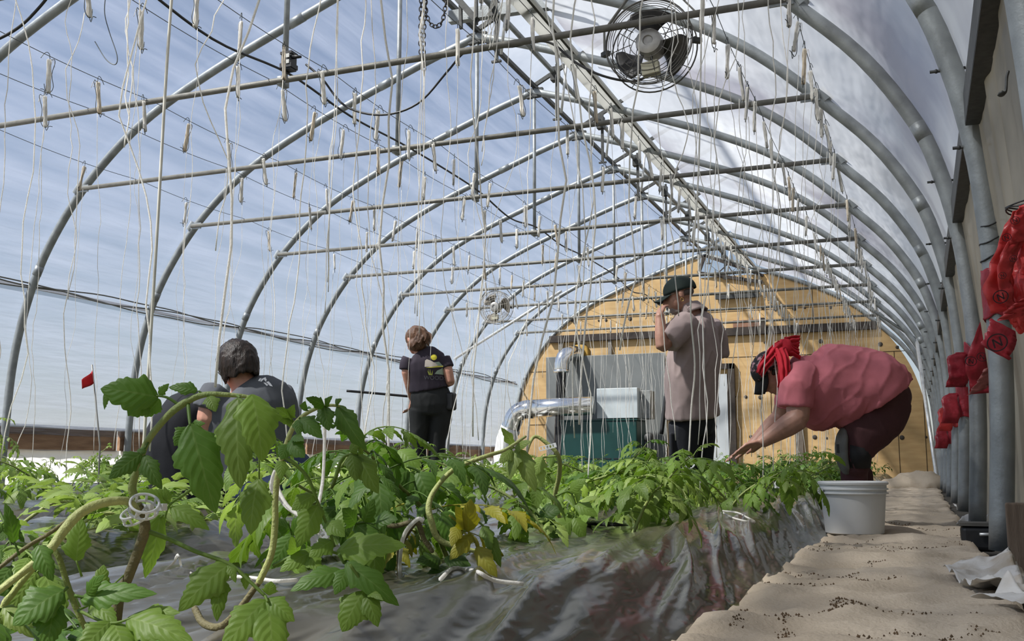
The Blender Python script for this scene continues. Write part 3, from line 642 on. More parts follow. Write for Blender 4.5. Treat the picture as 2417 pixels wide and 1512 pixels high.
# chain hoist by the ridge
CH = mat('chain_steel', (.05, .045, .04), .5, .5)
def chain(pts, label, l=.055):
    c = curve(pts, 12); acc = [c[0]]; 
    L_ = 0; last = c[0]
    for a, b in zip(c, c[1:]):
        n_ = max(1, int((b-a).length/.004))
        for i in range(n_):
            p = a.lerp(b, (i+1)/n_); L_ += (p-last).length; last = p
            if L_ >= l*.68: acc.append(p); L_ = 0
    mb = MB(pts[0])
    for i, (a, b) in enumerate(zip(acc, acc[1:])):
        m = (a+b)/2; t_ = (b-a).normalized(); s = t_.cross(V((1, .3, 0)))
        if s.length < .1: s = V((0, 1, 0))
        s.normalize(); 
        if i % 2: s = t_.cross(s)
        mb.tube([m+t_*(l*.5*math.cos(2*pi*k/10))+s*(l*.28*math.sin(2*pi*k/10)) for k in range(10)], .0052, 5, closed=True)
    o = mb.build('hoist_chain', CH); o.location = pts[0]; return tag(o, label, 'chain', 'chains of the vent hoist')
yc = 7.7
chain([P(996, -90, yc), P(994, 0, yc), P(992, 90, yc), P(994, 145, yc)], 'dark chain hanging straight, left of the two beside the loop')
chain([P(1004, -90, yc), P(1003, 20, yc), P(1000, 100, yc), P(1001, 178, yc)], 'dark chain hanging straight and ending lowest near the ridge')
chain([P(1004, -10, yc), P(1008, 40, yc), P(1026, 64, yc), P(1044, 50, yc), P(1052, 10, yc), P(1060, -20, yc), P(1072, -60, yc)], 'dark chain hanging in a loop near the ridge')
t = thing('vent_winch', (XC-.1, 9.0, 4.9), 'grey steel crossbeam and winch frame under the ridge at top', 'winch')
mb = MB(t.location); a = P(1062, 42, 8.9); b = P(1360, -2, 8.9); mb.beam(a, b, .08, .12); mb.build('crossbeam', STEEL, t, smooth=False)
mb = MB(t.location); a = P(1065, -20, 8.7); b = P(1125, 48, 8.7); mb.beam(a, b, .09, .06); mb.beam(P(1124, -10, 8.7), P(1124, 58, 8.7), .03, .03); mb.beam(P(1087, 10, 8.7), P(1088, 68, 8.7), .03, .03); mb.build('winch_arm', DARK, t, smooth=False)
cable('loose_wire', [P(250, -20, 5.2), P(247, 30, 5.2), P(258, 75, 5.2), P(276, 130, 5.2), P(272, 152, 5.2), P(250, 140, 5.2), P(224, 98, 5.2)], .0035, 'thin dark bent wire dangling under the left roof', 'wire', WIRE)
# pipe bundle along the left purlin
for i, (dx, dz) in enumerate(((.05, .03), (.045, -.035), (.075, .0))):
    pts = [(-8.80+dx, y_*.6+2, 2.26+dz+.03*math.sin(y_*1.1+i*2)+.012*math.sin(y_*2.3+i)) for y_ in range(0, 35)]
    cable('hose_line', pts, .008, f'thin grey hose tied along the left purlin pipe, {("upper","lower","front")[i]} of three', 'hose', mat('grey_hose', (.16, .16, .15), .6), 4)
# big bundles of spare twine hanging in long hanks from the wires
def hank(px0, py0, px1, py1, y, w, nst, label, m=TWINE):
    a, b = P(px0, py0, y), P(px1, py1, y); r = random.Random(px0); mb = MB(a)
    for i in range(nst):
        o_ = V((r.gauss(0, w), r.gauss(0, w), 0)); q = twine_path(a+o_*.6, b+o_*1.2+V((0, 0, r.uniform(-.1, .15))), 22, .012, r)
        mb.tube(q, .0026, 5)
    o = mb.build('twine_hank', m); o.location = a; return tag(o, label, 'twine', 'long hanks of spare twine')
hank(1178, -40, 1150, 95, 5.6, .018, 9, 'thick short hank of twine near the ridge end of fan cable')
hank(800, -20, 775, 700, 4.6, .006, 3, 'long triple twine hank falling from top centre left toward the dark haired woman')
hank(1004, -60, 985, 760, 5.2, .008, 4, 'long twine hank dropping in front of the standing woman ponytail', TWINE)
hank(1190, -20, 1140, 420, 4.9, .005, 2, 'double twine hank hanging left of the fan and converging downward')
hank(305, -30, 298, 330, 2.9, .004, 2, 'thick white twine nearest the top left, kinked at its middle')
t = None
cable('bamboo_rod', [P(407, -30, 3.0), P(392, 180, 3.0), P(370, 560, 3.0), P(345, 960, 3.0), P(335, 1120, 3.0)], .006, 'long straight pale plastic rod slanting down at the left', 'rod', mat('pale_rod', (.62, .60, .52), .5))
# the twine that hangs from each hook to its plant
def hang(x, y): 
    return
for ri, x, yy, z, t, n in HOOKS:
    r = random.Random(ri*100+n)
    d = yy*.93-x*.37
    bx_ = x+r.gauss(0, .05); by_ = yy+r.gauss(0, .06)
    if ri == 0: bx_ = -.80+r.gauss(0, .05)
    bz = r.uniform(.25, .5)
    if r.random() < .16: bz = r.uniform(.7, 1.5)
    bz = max(bz, .22)
    a = V((x, yy, z-.26)); b = V((bx_, by_, bz))
    thick = .0024
    rad = thick*r.uniform(.75, 1.25)
    p = twine_path(a, b, 30 if d < 9 else 18, .036 if d < 6 else .030, r)
    mi = Matrix.Rotation(-t.rotation_euler.z, 3, 'Z')
    mb = MB(); mb.tube([mi @ (q-V(t.location)) for q in p], rad, 5 if d < 7 else 4)
    mb.build('hanging_twine', TWINE, t)
    if bz < .55 and d < 8 and r.random() < .5:
        pass
# ------------------------------------------------------------------ tomato plants
LEAF = leafmat('leaf_green', (.055, .125, .014), (.090, .180, .026), (.17, .26, .07), .34)
LEAF2 = leafmat('leaf_fresh', (.115, .205, .026), (.18, .28, .05), (.26, .36, .11), .40)
LEAF3 = leafmat('leaf_light', (.20, .30, .055), (.32, .42, .11), (.42, .50, .20), .35)
LEAFY = leafmat('leaf_yellow', (.30, .30, .03), (.42, .38, .05), (.30, .33, .05), .35)
STEM = mat('stem_green', (.16, .22, .05), .6, 0, 0, 14, .3, 200, col2=(.26, .30, .09))
STEMB = mat('stem_brown', (.10, .085, .04), .7, 0, 0, 10, .4, 200, col2=(.17, .15, .06))
STEMP = mat('stem_pale', (.34, .38, .12), .55, 0, 0, 10, .3, 200, col2=(.42, .45, .17))
class LM(MB):
    def __init__(s, org=None): MB.__init__(s, org); s.uv = []
    def tube(s, *a, **k):
        MB.tube(s, *a, **k); s.uv += [(.5, .5)]*(len(s.v)-len(s.uv))
    def leaflet(s, base, tip, nrm, w, n=14, m=2, teeth=5, dep=.32, fold=.3, droop=.12, curl=.25, seed=0):
        base, tip, nrm = V(base), V(tip), V(nrm); A = tip-base; L = A.length
        if L < 1e-5: return
        t = A/L; nrm = (nrm-t*nrm.dot(t)); nrm = nrm.normalized() if nrm.length > 1e-4 else t.orthogonal().normalized(); S = nrm.cross(t)
        r = random.Random(seed); ph = (r.random(), r.random()); vs = []; lob = (r.uniform(.85, 1.1), r.uniform(.85, 1.1)); W = w/2
        for i in range(n+1):
            v = i/n; sh = max(0, math.sin(pi*min(1, .03+.97*v**.66)))**.8*(1-.12*v)
            c = base+A*v-nrm*(droop*L*v*v)+nrm*(.07*L*math.sin(pi*v))
            for j in range(-m, m+1):
                q = j/m; sd = 0 if q < 0 else 1
                f = (v*teeth+ph[sd]+.38*math.sin(v*8+ph[sd]*7)) % 1; f = min(1, f*1.25) if f < .8 else 1-(f-.8)*2.2
                big = .82+.18*math.cos(2*pi*(v*2.2+ph[sd]*.6))*(1-v)
                e = (1-dep+dep*f)*big*lob[sd] if abs(q) > .01 else 1
                wd = W*sh*(1+(e-1)*abs(q)**1.5)*1.12
                z = fold*abs(q)*wd-curl*q*q*wd*1.3+(.007)*L*math.sin(2*pi*(v*teeth*.8-abs(q)*.6)+ph[sd]*6)*abs(q)*sh
                vs.append(c+S*(q*wd)+nrm*z+t*(.18*W*abs(q)*sh)); s.uv.append((.5+.5*q, v))
        k = 2*m+1
        s.add(vs, [(i*k+j, i*k+j+1, (i+1)*k+j+1, (i+1)*k+j) for i in range(n) for j in range(k-1)])
    def compound(s, base, d, L, Q, droop, r, rad=.002, wmul=1.0, pairs=3):
        n, m, teeth = Q; p = V(base); d = V(d).normalized(); pts = [p]; N = 8; dirs = [d]
        for i in range(N):
            d = (d+V((0, 0, -1))*droop/N+V((r.gauss(0, .05), r.gauss(0, .05), r.gauss(0, .03)))).normalized(); p = p+d*(L*.72/N); pts.append(p); dirs.append(d)
        s.tube(pts, [rad*(1-.6*i/N) for i in range(N+1)], 5 if n > 9 else 3, caps=False)
        fr = (.40, .66, .90) if pairs == 3 else (.5, .88)
        for k, f in enumerate(fr):
            i = min(N, int(f*N+.5)); q = pts[i]; dd = dirs[i]; sd = dd.cross(UP)
            sd = sd.normalized() if sd.length > .05 else dd.orthogonal().normalized(); un = sd.cross(dd).normalized()
            if un.z < 0: un = -un
            for g in (-1, 1):
                ln = L*(.24, .33, .34)[k if pairs == 3 else k+1]*r.uniform(.8, 1.15)
                dv = (sd*g*r.uniform(.75, 1)+dd*r.uniform(.35, .8)+V((0, 0, -1))*(droop*.35+r.uniform(-.05, .25))).normalized()
                nn = (un+sd*g*r.uniform(-.1, .5)+V((r.gauss(0, .2), r.gauss(0, .2), 0))).normalized()
                st = q+dv*ln*.12; s.tube([q, st], rad*.6, 3, caps=False)
                s.leaflet(st, q+dv*ln, nn, ln*.56*wmul*r.uniform(.85, 1.1), n, m, teeth, r.uniform(.25, .42), r.uniform(.1, .6), r.uniform(.0, .3), r.uniform(.1, .5), r.random())
                if pairs == 3 and k == 1 and n > 9 and r.random() < .7:
                    q2 = pts[max(0, i-1)]; l2 = ln*.35; s.leaflet(q2, q2+dv*l2, nn, l2*.7, 6, 1, 2, .2, .2, .1, .2, r.random())
        dd = (dirs[-1]+V((0, 0, -1))*droop*.2).normalized(); sd = dd.cross(UP); sd = sd.normalized() if sd.length > .05 else dd.orthogonal().normalized(); un = sd.cross(dd)
        if un.z < 0: un = -un
        ln = L*.44*r.uniform(.85, 1.15); s.leaflet(pts[-1], pts[-1]+dd*ln, un+V((r.gauss(0, .25), r.gauss(0, .25), 0)), ln*.62*wmul, int(n*1.2), m, teeth+1, r.uniform(.28, .42), r.uniform(.1, .5), r.uniform(.05, .3), r.uniform(.1, .4), r.random())
def plant_geo(seed, H, lean, nl, Q, leafL, fallen=0, single=False):
    """stem mesh + list of leaf meshes, base at the origin"""
    r = random.Random(seed); a = r.uniform(0, 2*pi); lv = V((math.cos(a), math.sin(a), 0)); pts = [V((0, 0, -.02))]; d = (UP+lv*lean*.5).normalized(); N = 9; L = H*(1.25+lean*.35)
    for i in range(N):
        g = lv*lean*.35*(1 if i < 5 else -.5)+V((r.gauss(0, .12), r.gauss(0, .12), 0))-UP*(.15*lean*(i > 5))
        if fallen: g = lv*.5-UP*(.55 if pts[-1].z > .05 else -.10)+V((r.gauss(0, .15), r.gauss(0, .15), 0))
        d = (d+g).normalized(); p = pts[-1]+d*(L/N)
        if p.z < .012: p.z = .012
        pts.append(p)
    c = curve(pts, 3); st = LM(); rb = .0055*H/.3
    st.tube(c, [rb*(1-.68*i/len(c)) for i in range(len(c))], 7 if Q[0] > 9 else 5)
    lv_ = []; az = r.uniform(0, 6)
    for k in range(nl):
        f = .12+.88*(k+1)/nl; i = min(len(c)-1, int(f*(len(c)-1))); az += 2.4+r.gauss(0, .3)
        el = r.uniform(.15, .7)+(.5 if f > .9 else 0)
        dv = V((math.cos(az)*math.cos(el), math.sin(az)*math.cos(el), math.sin(el)))
        if fallen: dv = (dv*.8+lv*.3+UP*.15).normalized()
        ln = leafL*r.uniform(.75, 1.2)*(1-.55*max(0, f-.75)/.25)*(.75 if k == 0 else 1)
        lm = st if single else LM()
        lm.compound(c[i], dv, ln, Q, r.uniform(.7, 1.9) if not fallen else r.uniform(.3, .9), r, .0018, 1.0, 3 if Q[0] > 6 else 2)
        if not single: lv_.append(lm.mesh('leaf'))
    return st.mesh('stem'), lv_
def mk(name, me, m, par=None):
    me.materials.clear(); me.materials.append(m); return link(name, me, None, par)
PROTO = {}
def proto(kind, i):
    if (kind, i) not in PROTO:
        if kind == 'near': g = plant_geo(100+i, .30, .9, 12, (15, 2, 5), .22)
        elif kind == 'mid': g = plant_geo(200+i, .31, .8, 11, (9, 1, 4), .21)
        elif kind == 'fallen': g = plant_geo(300+i, .34, 1.2, 13, (12, 2, 5), .22, fallen=1)
        elif kind == 'tall': g = plant_geo(350+i, .42, .4, 12, (9, 1, 4), .20)
        else: g = plant_geo(400+i, .31, .6, 10, (6, 1, 3), .19, single=True)
        sm, lv = g; PROTO[kind, i] = (sm, lv)
    return PROTO[kind, i]
MATV = {}
def withmat(me, m):
    k = (me.name, m.name)
    if k not in MATV:
        q = me.copy(); q.materials.clear(); q.materials.append(m); q.polygons.foreach_set('use_smooth', [True]*len(q.polygons)); MATV[k] = q
    return MATV[k]
def put_plant(kind, i, x, y, label, group, rz, sc, lm, sm=STEM, yellow=0, seed=0):
    r = random.Random(seed); st, lv = proto(kind, i); z = bedtop(x, y)
    if kind == 'far':
        o = bpy.data.objects.new('tomato_plant', withmat(st, lm)); COL.objects.link(o); o.location = (x, y, z); o.rotation_euler = (0, 0, rz); o.scale = (sc,)*3
        return tag(o, label, 'tomato plant', group)
    t = thing('tomato_plant', (x, y, z), label, 'tomato plant', group, rz); t.scale = (sc,)*3
    o = bpy.data.objects.new('stem', withmat(st, sm)); COL.objects.link(o); o.parent = t
    for k, me in enumerate(lv):
        m = LEAFY if (k < yellow) else lm
        if k >= yellow and r.random() < .25: m = {LEAF: LEAF2, LEAF2: LEAF3, LEAF3: LEAF2}[lm]
        o = bpy.data.objects.new('leaf', withmat(me, m)); COL.objects.link(o); o.parent = t
        if m is LEAFY: o['label'] = 'yellowed leaf'
    return t
rr = random.Random(77)
ROWS = [(-.82, .44, 2.35, 'the edge row beside the fabric path'), (-1.20, .44, 1.75, 'the back row of the nearest bed'), (-2.38, .44, 3.3, 'the front row of the second bed'), (-2.82, .5, 3.8, 'the back row of the second bed'),
        (-4.02, .46, 3.6, 'the front row of the middle bed'), (-4.48, .52, 3.9, 'the back row of the middle bed'), (-5.66, .5, 4.7, 'the front row of the fourth bed'), (-6.20, .6, 5.2, 'the back row of the fourth bed'), (-7.40, .6, 6.0, 'the front row of the left wall bed'), (-7.88, .6, 6.6, 'the back row of the left wall bed')]
for ri, (x, st, ya, lab) in enumerate(ROWS):
    y = ya; n = 0
    while y < (20.5 if ri < 4 else 18):
        n += 1; d = y*.93-x*.37; yy = y+rr.uniform(-.07, .07); xx = x+rr.uniform(-.05, .05)
        kind = 'near' if (ri < 2 and d < 5) else 'mid' if d < 8.5 else 'far'
        if kind == 'mid' and ri >= 6 and rr.random() < .35: kind = 'tall'
        y += st*(1 if d < 9 else 1.5 if d < 13 else 2.2)
        i = rr.randrange({'near': 6, 'mid': 6, 'far': 5, 'tall': 3}[kind])
        lm = LEAF if ri < 2 else LEAF2
        if rr.random() < .25: lm = LEAF2
        if ri >= 2 and rr.random() < .3: lm = LEAF3
        put_plant(kind, i, xx, yy, f'green tomato plant, {ordn(n)} from the camera in {lab}', 'tomato plants in the beds', rr.uniform(0, 6.28), rr.uniform(.85, 1.15), lm, STEM, 0, ri*100+n)
# toppled plants, left foreground beds; sunlight put into their paler leaf colour
for j, (x, y, s) in enumerate(((-2.30, 2.30, 1.0), (-2.72, 2.55, 1.0), (-2.45, 2.72, 1.0), (-2.90, 2.95, 1.05), (-2.35, 3.05, .95), (-2.6, 3.35, .95), (-2.2, 2.0, .9))):
    put_plant('fallen', j % 4, x, y, f'pale green tomato plant lying toppled on the second bed, {ordn(j+1)} from the camera', 'toppled tomato plants', 3.6+j*.9, s, LEAF3, STEMP, 0, j)
# plants picked out one by one on the near bed
put_plant('near', 1, -.86, 1.86, 'tomato plant with yellow lower leaves leaning over a ring clip', 'tomato plants in the beds', 1.1, 1.0, LEAF, STEM, 4, 901)
put_plant('near', 4, -.80, 1.70, 'bushy tomato plant behind the yellow leaved one on near bed', 'tomato plants in the beds', 3.0, .9, LEAF2, STEM, 2, 902)
# ------------------------------------------------------------------ the two plants right before the camera, traced in depth
def pleaf(par, pet, leaflets, m, rpx=3, label=None, Q=(30, 3, 6)):
    o_ = V(par.location); mb = LM(o_)
    if pet:
        c = curve([pd(*p) for p in pet], 5); mb.tube(c, [rpx*pet[0][2]/FPX*(1-.4*i/len(c)) for i in range(len(c))], 7)
    for k, (bx0, by0, bd, tx, ty, td, wpx, tilt, roll) in enumerate(leaflets):
        a, b = pd(bx0, by0, bd), pd(tx, ty, td); vd = (V((0, 0, CAMZ))-(a+b)/2).normalized()
        t_ = (b-a).normalized(); s_ = t_.cross(vd).normalized()
        n_ = vd*math.cos(tilt)*math.cos(roll)+UP*math.sin(tilt)+s_*math.sin(roll)
        mb.leaflet(a, b, n_, wpx*(bd+td)/2/FPX*1.2, Q[0], Q[1], Q[2], .21, .20, .10, .28, bx0*7+by0)
    o = mb.build('leaf', m, par)
    if label: o['label'] = label
    return o
def pstem(par, pts, rpx, m, name='stem'):
    mb = MB(par.location); c = curve([pd(*p) for p in pts], 6); n = len(pts)-1
    if not isinstance(rpx, (list, tuple)): rpx = [rpx]*len(pts)
    rr_ = []
    for i in range(len(c)):
        q = i/6; k = min(int(q), n-1); t = q-k; rr_.append((rpx[k]*(1-t)+rpx[k+1]*t)*(pts[k][2]*(1-t)+pts[k+1][2]*t)/FPX)
    mb.tube(c, rr_, 12, rnd=1); return mb.build(name, m, par)
D = .74
def at(d): return lambda l: [(x, y, d) for x, y in l]
b0 = pd(262, 1560, .72); t = thing('tomato_plant', (b0.x, b0.y, bedtop(b0.x, b0.y)), 'large foreground tomato plant at left with ring clip on its forked stem', 'tomato plant', 'tomato plants in the beds')
S = at(D)
pstem(t, [(255, 1705, .74)]+S([(280, 1420), (300, 1368), (326, 1300), (342, 1248), (336, 1214), (326, 1190)]), [12, 12, 12, 12, 13, 11, 9], STEMB)
pstem(t, S([(334, 1214), (322, 1180), (312, 1150), (325, 1105), (346, 1045), (385, 993), (425, 957), (482, 931), (560, 933), (595, 938)]), [9, 10, 10, 8, 8, 8, 9, 7, 5, 4], STEM)
pstem(t, [(326, 1215, .74), (312, 1190, .73), (290, 1181, .72), (240, 1187, .71), (190, 1210, .70), (150, 1252, .69), (115, 1300, .68), (60, 1345, .67), (0, 1392, .66), (-80, 1450, .65)], [10, 10, 10, 11, 12, 12, 11, 9, 8, 7], STEMP)
pstem(t, [(122, 1290, .69), (140, 1318, .69), (158, 1375, .69), (182, 1440, .69), (225, 1530, .69)], [6, 7, 7, 7, 6], STEM)
pstem(t, [(-40, 1370, .76), (0, 1338, .76), (60, 1292, .76), (120, 1256, .76), (170, 1220, .75), (235, 1188, .73)], [5, 5, 5, 5, 4, 4], STEMB)
pstem(t, [(-30, 1420, .68), (20, 1372, .68), (70, 1340, .68), (115, 1302, .68)], [7, 7, 7, 8], STEM)
pstem(t, [(10, 1560, .7), (8, 1440, .7), (30, 1400, .7), (75, 1345, .69), (112, 1305, .68)], [8, 9, 8, 7, 7], STEMP)
pleaf(t, [(425, 957, D), (395, 938, D), (366, 933, D)], [(374, 937, D, 236, 914, D-.01, 92, .2, 0), (352, 945, D, 304, 980, D, 48, .2, .1), (378, 942, D, 338, 986, D+.005, 40, .1, 0), (262, 915, D+.01, 240, 968, D+.02, 26, .1, .6), (375, 932, D, 398, 905, D, 22, .3, 0)], LEAF, 4)
pleaf(t, [(482, 931, D), (468, 922, D)], [(466, 921, D, 396, 911, D, 34, .3, 0)], LEAF, 3)
pleaf(t, [(488, 931, D-.01), (495, 936, D-.01)], [(493, 934, D-.01, 508, 968, D-.02, 38, .2, 0)], LEAF2, 3)
pleaf(t, [(444, 952, D), (447, 985, D-.01), (449, 1004, D-.015)], [(449, 1000, D-.015, 508, 1208, D-.03, 108, .25, .1), (446, 1008, D-.01, 412, 1050, D-.02, 44, .2, 0), (450, 1002, D-.01, 482, 998, D-.015, 20, .2, 0)], LEAF, 5)
pleaf(t, [(560, 933, D-.01), (566, 938, D-.02)], [(562, 938, D-.02, 562, 1148, D-.045, 106, .15, .25)], LEAF2, 4)
pleaf(t, [(588, 936, D-.01), (592, 940, D-.02)], [(594, 930, D-.03, 622, 1084, D-.05, 104, .15, -.2)], LEAF2, 4)
pleaf(t, [(598, 940, D+.01), (610, 1040, D+.015), (612, 1130, D+.01)], [(610, 1130, D, 588, 1258, D-.02, 74, .15, .3)], LEAF2, 3)
pleaf(t, [(352, 1040, D), (336, 1068, D-.01)], [(334, 1070, D-.01, 256, 1128, D-.02, 54, .2, .1), (340, 1074, D-.01, 380, 1152, D-.02, 46, .2, .2), (345, 1066, D-.01, 322, 1062, D-.01, 18, .2, 0)], LEAF, 3)
pleaf(t, [(462, 1146, .86), (430, 1170, .85), (400, 1192, .84), (385, 1235, .84)], [(398, 1188, .84, 332, 1156, .83, 48, .5, 0), (402, 1196, .84, 494, 1244, .83, 50, .6, 0), (392, 1210, .84, 340, 1244, .84, 36, .5, 0), (398, 1188, .84, 388, 1148, .84, 22, .4, 0)], LEAF2, 4)
pleaf(t, [(193, 1360, .7), (180, 1322, .7)], [(180, 1324, .7, 192, 1220, .71, 62, .1, 0)], LEAF2, 3)
pleaf(t, [(45, 1310, .7), (34, 1278, .7)], [(33, 1280, .7, 14, 1186, .7, 38, .1, .2)], LEAF, 3)
pleaf(t, [(96, 1340, .66), (92, 1300, .66)], [(90, 1286, .66, 124, 1368, .65, 50, .2, .1)], LEAF, 3)
pleaf(t, [(386, 1215, .80), (376, 1222, .80)], [(378, 1214, .80, 346, 1366, .79, 56, .2, -.3)], LEAF2, 3)
pleaf(t, [(345, 1252, D), (400, 1272, D), (460, 1300, D-.005), (540, 1330, D-.01), (590, 1372, D-.015), (628, 1408, D-.02)], [(542, 1330, D-.01, 418, 1438, D-.03, 92, .35, .1), (520, 1360, D-.01, 512, 1462, D-.03, 48, .3, 0), (540, 1330, D-.01, 556, 1372, D-.02, 26, .3, 0), (580, 1352, D, 580, 1392, D, 22, .3, 0)], LEAF2, 6)
pleaf(t, [(626, 1406, D-.02), (632, 1420, D-.025)], [(630, 1412, D-.02, 694, 1462, D-.03, 60, .3, 0), (628, 1415, D-.02, 522, 1530, D-.05, 96, .35, .1), (632, 1418, D-.02, 646, 1560, D-.05, 104, .3, -.1), (634, 1404, D-.02, 640, 1372, D-.02, 36, .3, 0)], LEAF2, 4)
pleaf(t, [(176, 1405, .67), (215, 1412, .67)], [(190, 1412, .67, 362, 1392, .66, 62, .55, .1), (205, 1405, .67, 240, 1358, .66, 40, .4, 0)], LEAF, 4)
pleaf(t, [(160, 1385, .66), (140, 1405, .66)], [(150, 1392, .66, 28, 1470, .64, 104, .5, .1), (130, 1420, .66, 110, 1530, .64, 74, .4, 0)], LEAF, 4)
pleaf(t, [(8, 1440, .68), (14, 1460, .68)], [(8, 1432, .68, 82, 1500, .67, 60, .3, 0), (8, 1450, .68, -30, 1540, .67, 66, .3, 0)], LEAF3, 4)
pleaf(t, [(185, 1440, .68), (260, 1470, .66), (330, 1450, .66)], [(300, 1458, .66, 452, 1508, .64, 96, .45, 0), (270, 1470, .66, 300, 1560, .64, 80, .4, 0), (260, 1466, .66, 180, 1545, .64, 74, .4, 0), (330, 1450, .67, 420, 1440, .66, 50, .5, 0)], LEAF2, 4)
pleaf(t, [(182, 1440, .70), (220, 1420, .72), (300, 1350, .74)], [(230, 1400, .73, 245, 1330, .74, 44, .4, 0), (215, 1420, .72, 275, 1470, .70, 50, .4, 0)], LEAF2, 3)
rq = random.Random(31)
for (x_, y_, d_, ax_, ay_, L_, mm) in ((40, 1540, .72, 120, 1440, .15, LEAF2), (120, 1560, .74, 60, 1400, .16, LEAF), (250, 1560, .78, 330, 1450, .16, LEAF2), (300, 1540, .85, 230, 1400, .15, LEAF), (420, 1545, .86, 520, 1460, .14, LEAF2), (60, 1420, .82, 160, 1380, .14, LEAF), (150, 1560, .95, 260, 1420, .17, LEAF2), (380, 1560, .80, 330, 1470, .13, LEAF), (10, 1300, .95, 60, 1240, .13, LEAF2), (480, 1560, .95, 420, 1440, .15, LEAF), (-20, 1180, 1.0, 30, 1230, .12, LEAF)):
    lm = LM(t.location); p0, p1 = pd(x_, y_, d_), pd(ax_, ay_, d_-.03)
    lm.compound(p0, p1-p0, L_, (20, 2, 5), 1.1, rq, .0018); lm.build('leaf', mm, t)
# second foreground plant
b0 = pd(470, 1462, 1.10); t2 = thing('tomato_plant', (b0.x, b0.y, bedtop(b0.x, b0.y)), 'tall arching tomato plant just right of the big foreground one', 'tomato plant', 'tomato plants in the beds')
E1 = 1.06; S = at(E1)
pstem(t2, [(460, 1436, 1.12), (480, 1470, 1.10), (520, 1478, 1.08), (562, 1440, E1), (612, 1372, E1)], [8, 9, 9, 8, 7], STEMB)
pstem(t2, S([(612, 1372), (640, 1308), (649, 1240), (650, 1180), (656, 1120), (672, 1060), (692, 1008), (722, 976), (765, 958), (800, 958), (826, 972)]), [8, 8, 8, 7, 7, 6, 6, 5, 4, 3.5, 3], STEMP)
def lf2(d, pet, ls, m=LEAF2, r=3): pleaf(t2, [(x, y, d) for x, y in pet] if pet else None, [(a, b, d, c, e, d-.02, w, ti, ro) for a, b, c, e, w, ti, ro in ls], m, r, None, (22, 2, 6))
lf2(E1, [(795, 957), (800, 958)], [(796, 956, 862, 1062, 50, .2, .3), (792, 955, 802, 942, 22, .2, 0)], LEAF)
lf2(E1-.01, [(765, 958), (768, 962)], [(764, 958, 776, 1012, 46, .2, 0), (766, 958, 726, 938, 30, .3, 0), (768, 958, 780, 936, 20, .3, 0)], LEAF)
lf2(E1-.01, [(706, 985), (712, 992)], [(708, 986, 758, 1030, 46, .2, 0), (704, 990, 706, 1024, 30, .2, 0), (716, 968, 718, 950, 24, .3, 0), (722, 966, 732, 960, 14, .3, 0)], LEAF)
lf2(E1+.02, [(696, 1000), (680, 975)], [(690, 992, 655, 962, 34, .3, 0), (684, 985, 692, 958, 26, .3, 0), (690, 996, 662, 990, 26, .3, 0)], LEAF2)
lf2(E1-.02, [(680, 1040), (690, 1045)], [(682, 1040, 716, 1076, 54, .2, .1), (678, 1048, 664, 1080, 40, .2, 0), (690, 1030, 714, 1036, 30, .3, 0)], LEAF)
lf2(E1, [(664, 1074), (700, 1098), (728, 1130), (748, 1180), (772, 1240), (790, 1290)], [(664, 1084, 662, 1128, 36, .2, 0), (740, 1168, 690, 1200, 46, .4, 0), (752, 1190, 700, 1290, 64, .3, 0), (770, 1230, 812, 1262, 48, .4, 0), (785, 1275, 730, 1310, 50, .5, 0)], LEAF2, 5)
lf2(E1+.06, [(792, 1130), (800, 1100), (814, 1076), (845, 1070)], [(830, 1070, 840, 1132, 46, .2, 0), (845, 1072, 892, 1162, 56, .25, .1), (848, 1070, 858, 1048, 24, .3, 0), (826, 1066, 852, 1036, 30, .3, 0)], LEAF2, 5)
lf2(E1, [(645, 1335), (690, 1312), (740, 1300), (792, 1304), (832, 1326)], [(795, 1300, 952, 1278, 84, .6, .1), (740, 1300, 660, 1345, 50, .5, 0), (700, 1310, 690, 1270, 42, .4, 0), (720, 1306, 760, 1350, 44, .5, 0)], LEAF2, 5)
lf2(E1-.02, [(800, 1306), (812, 1330)], [(808, 1346, 684, 1388, 54, .6, 0), (815, 1328, 942, 1424, 62, .55, .2), (820, 1340, 790, 1400, 46, .5, 0)], LEAF, 4)
lf2(E1-.03, [(826, 1332), (850, 1368), (862, 1396)], [(858, 1394, 806, 1488, 86, .3, .1), (862, 1398, 892, 1476, 56, .3, 0), (866, 1396, 902, 1412, 22, .4, 0)], LEAF2, 4)
lf2(E1+.1, [(700, 1290), (690, 1270), (680, 1230)], [(690, 1260, 640, 1340, 60, .4, 0), (686, 1250, 640, 1230, 44, .5, 0), (690, 1262, 720, 1210, 40, .4, 0)], LEAF)
lf2(E1+.2, [(790, 1250), (840, 1235), (880, 1230)], [(838, 1236, 900, 1290, 60, .5, 0), (880, 1230, 935, 1222, 50, .5, 0), (840, 1236, 812, 1200, 46, .4, 0), (860, 1232, 880, 1180, 40, .4, 0)], LEAF)
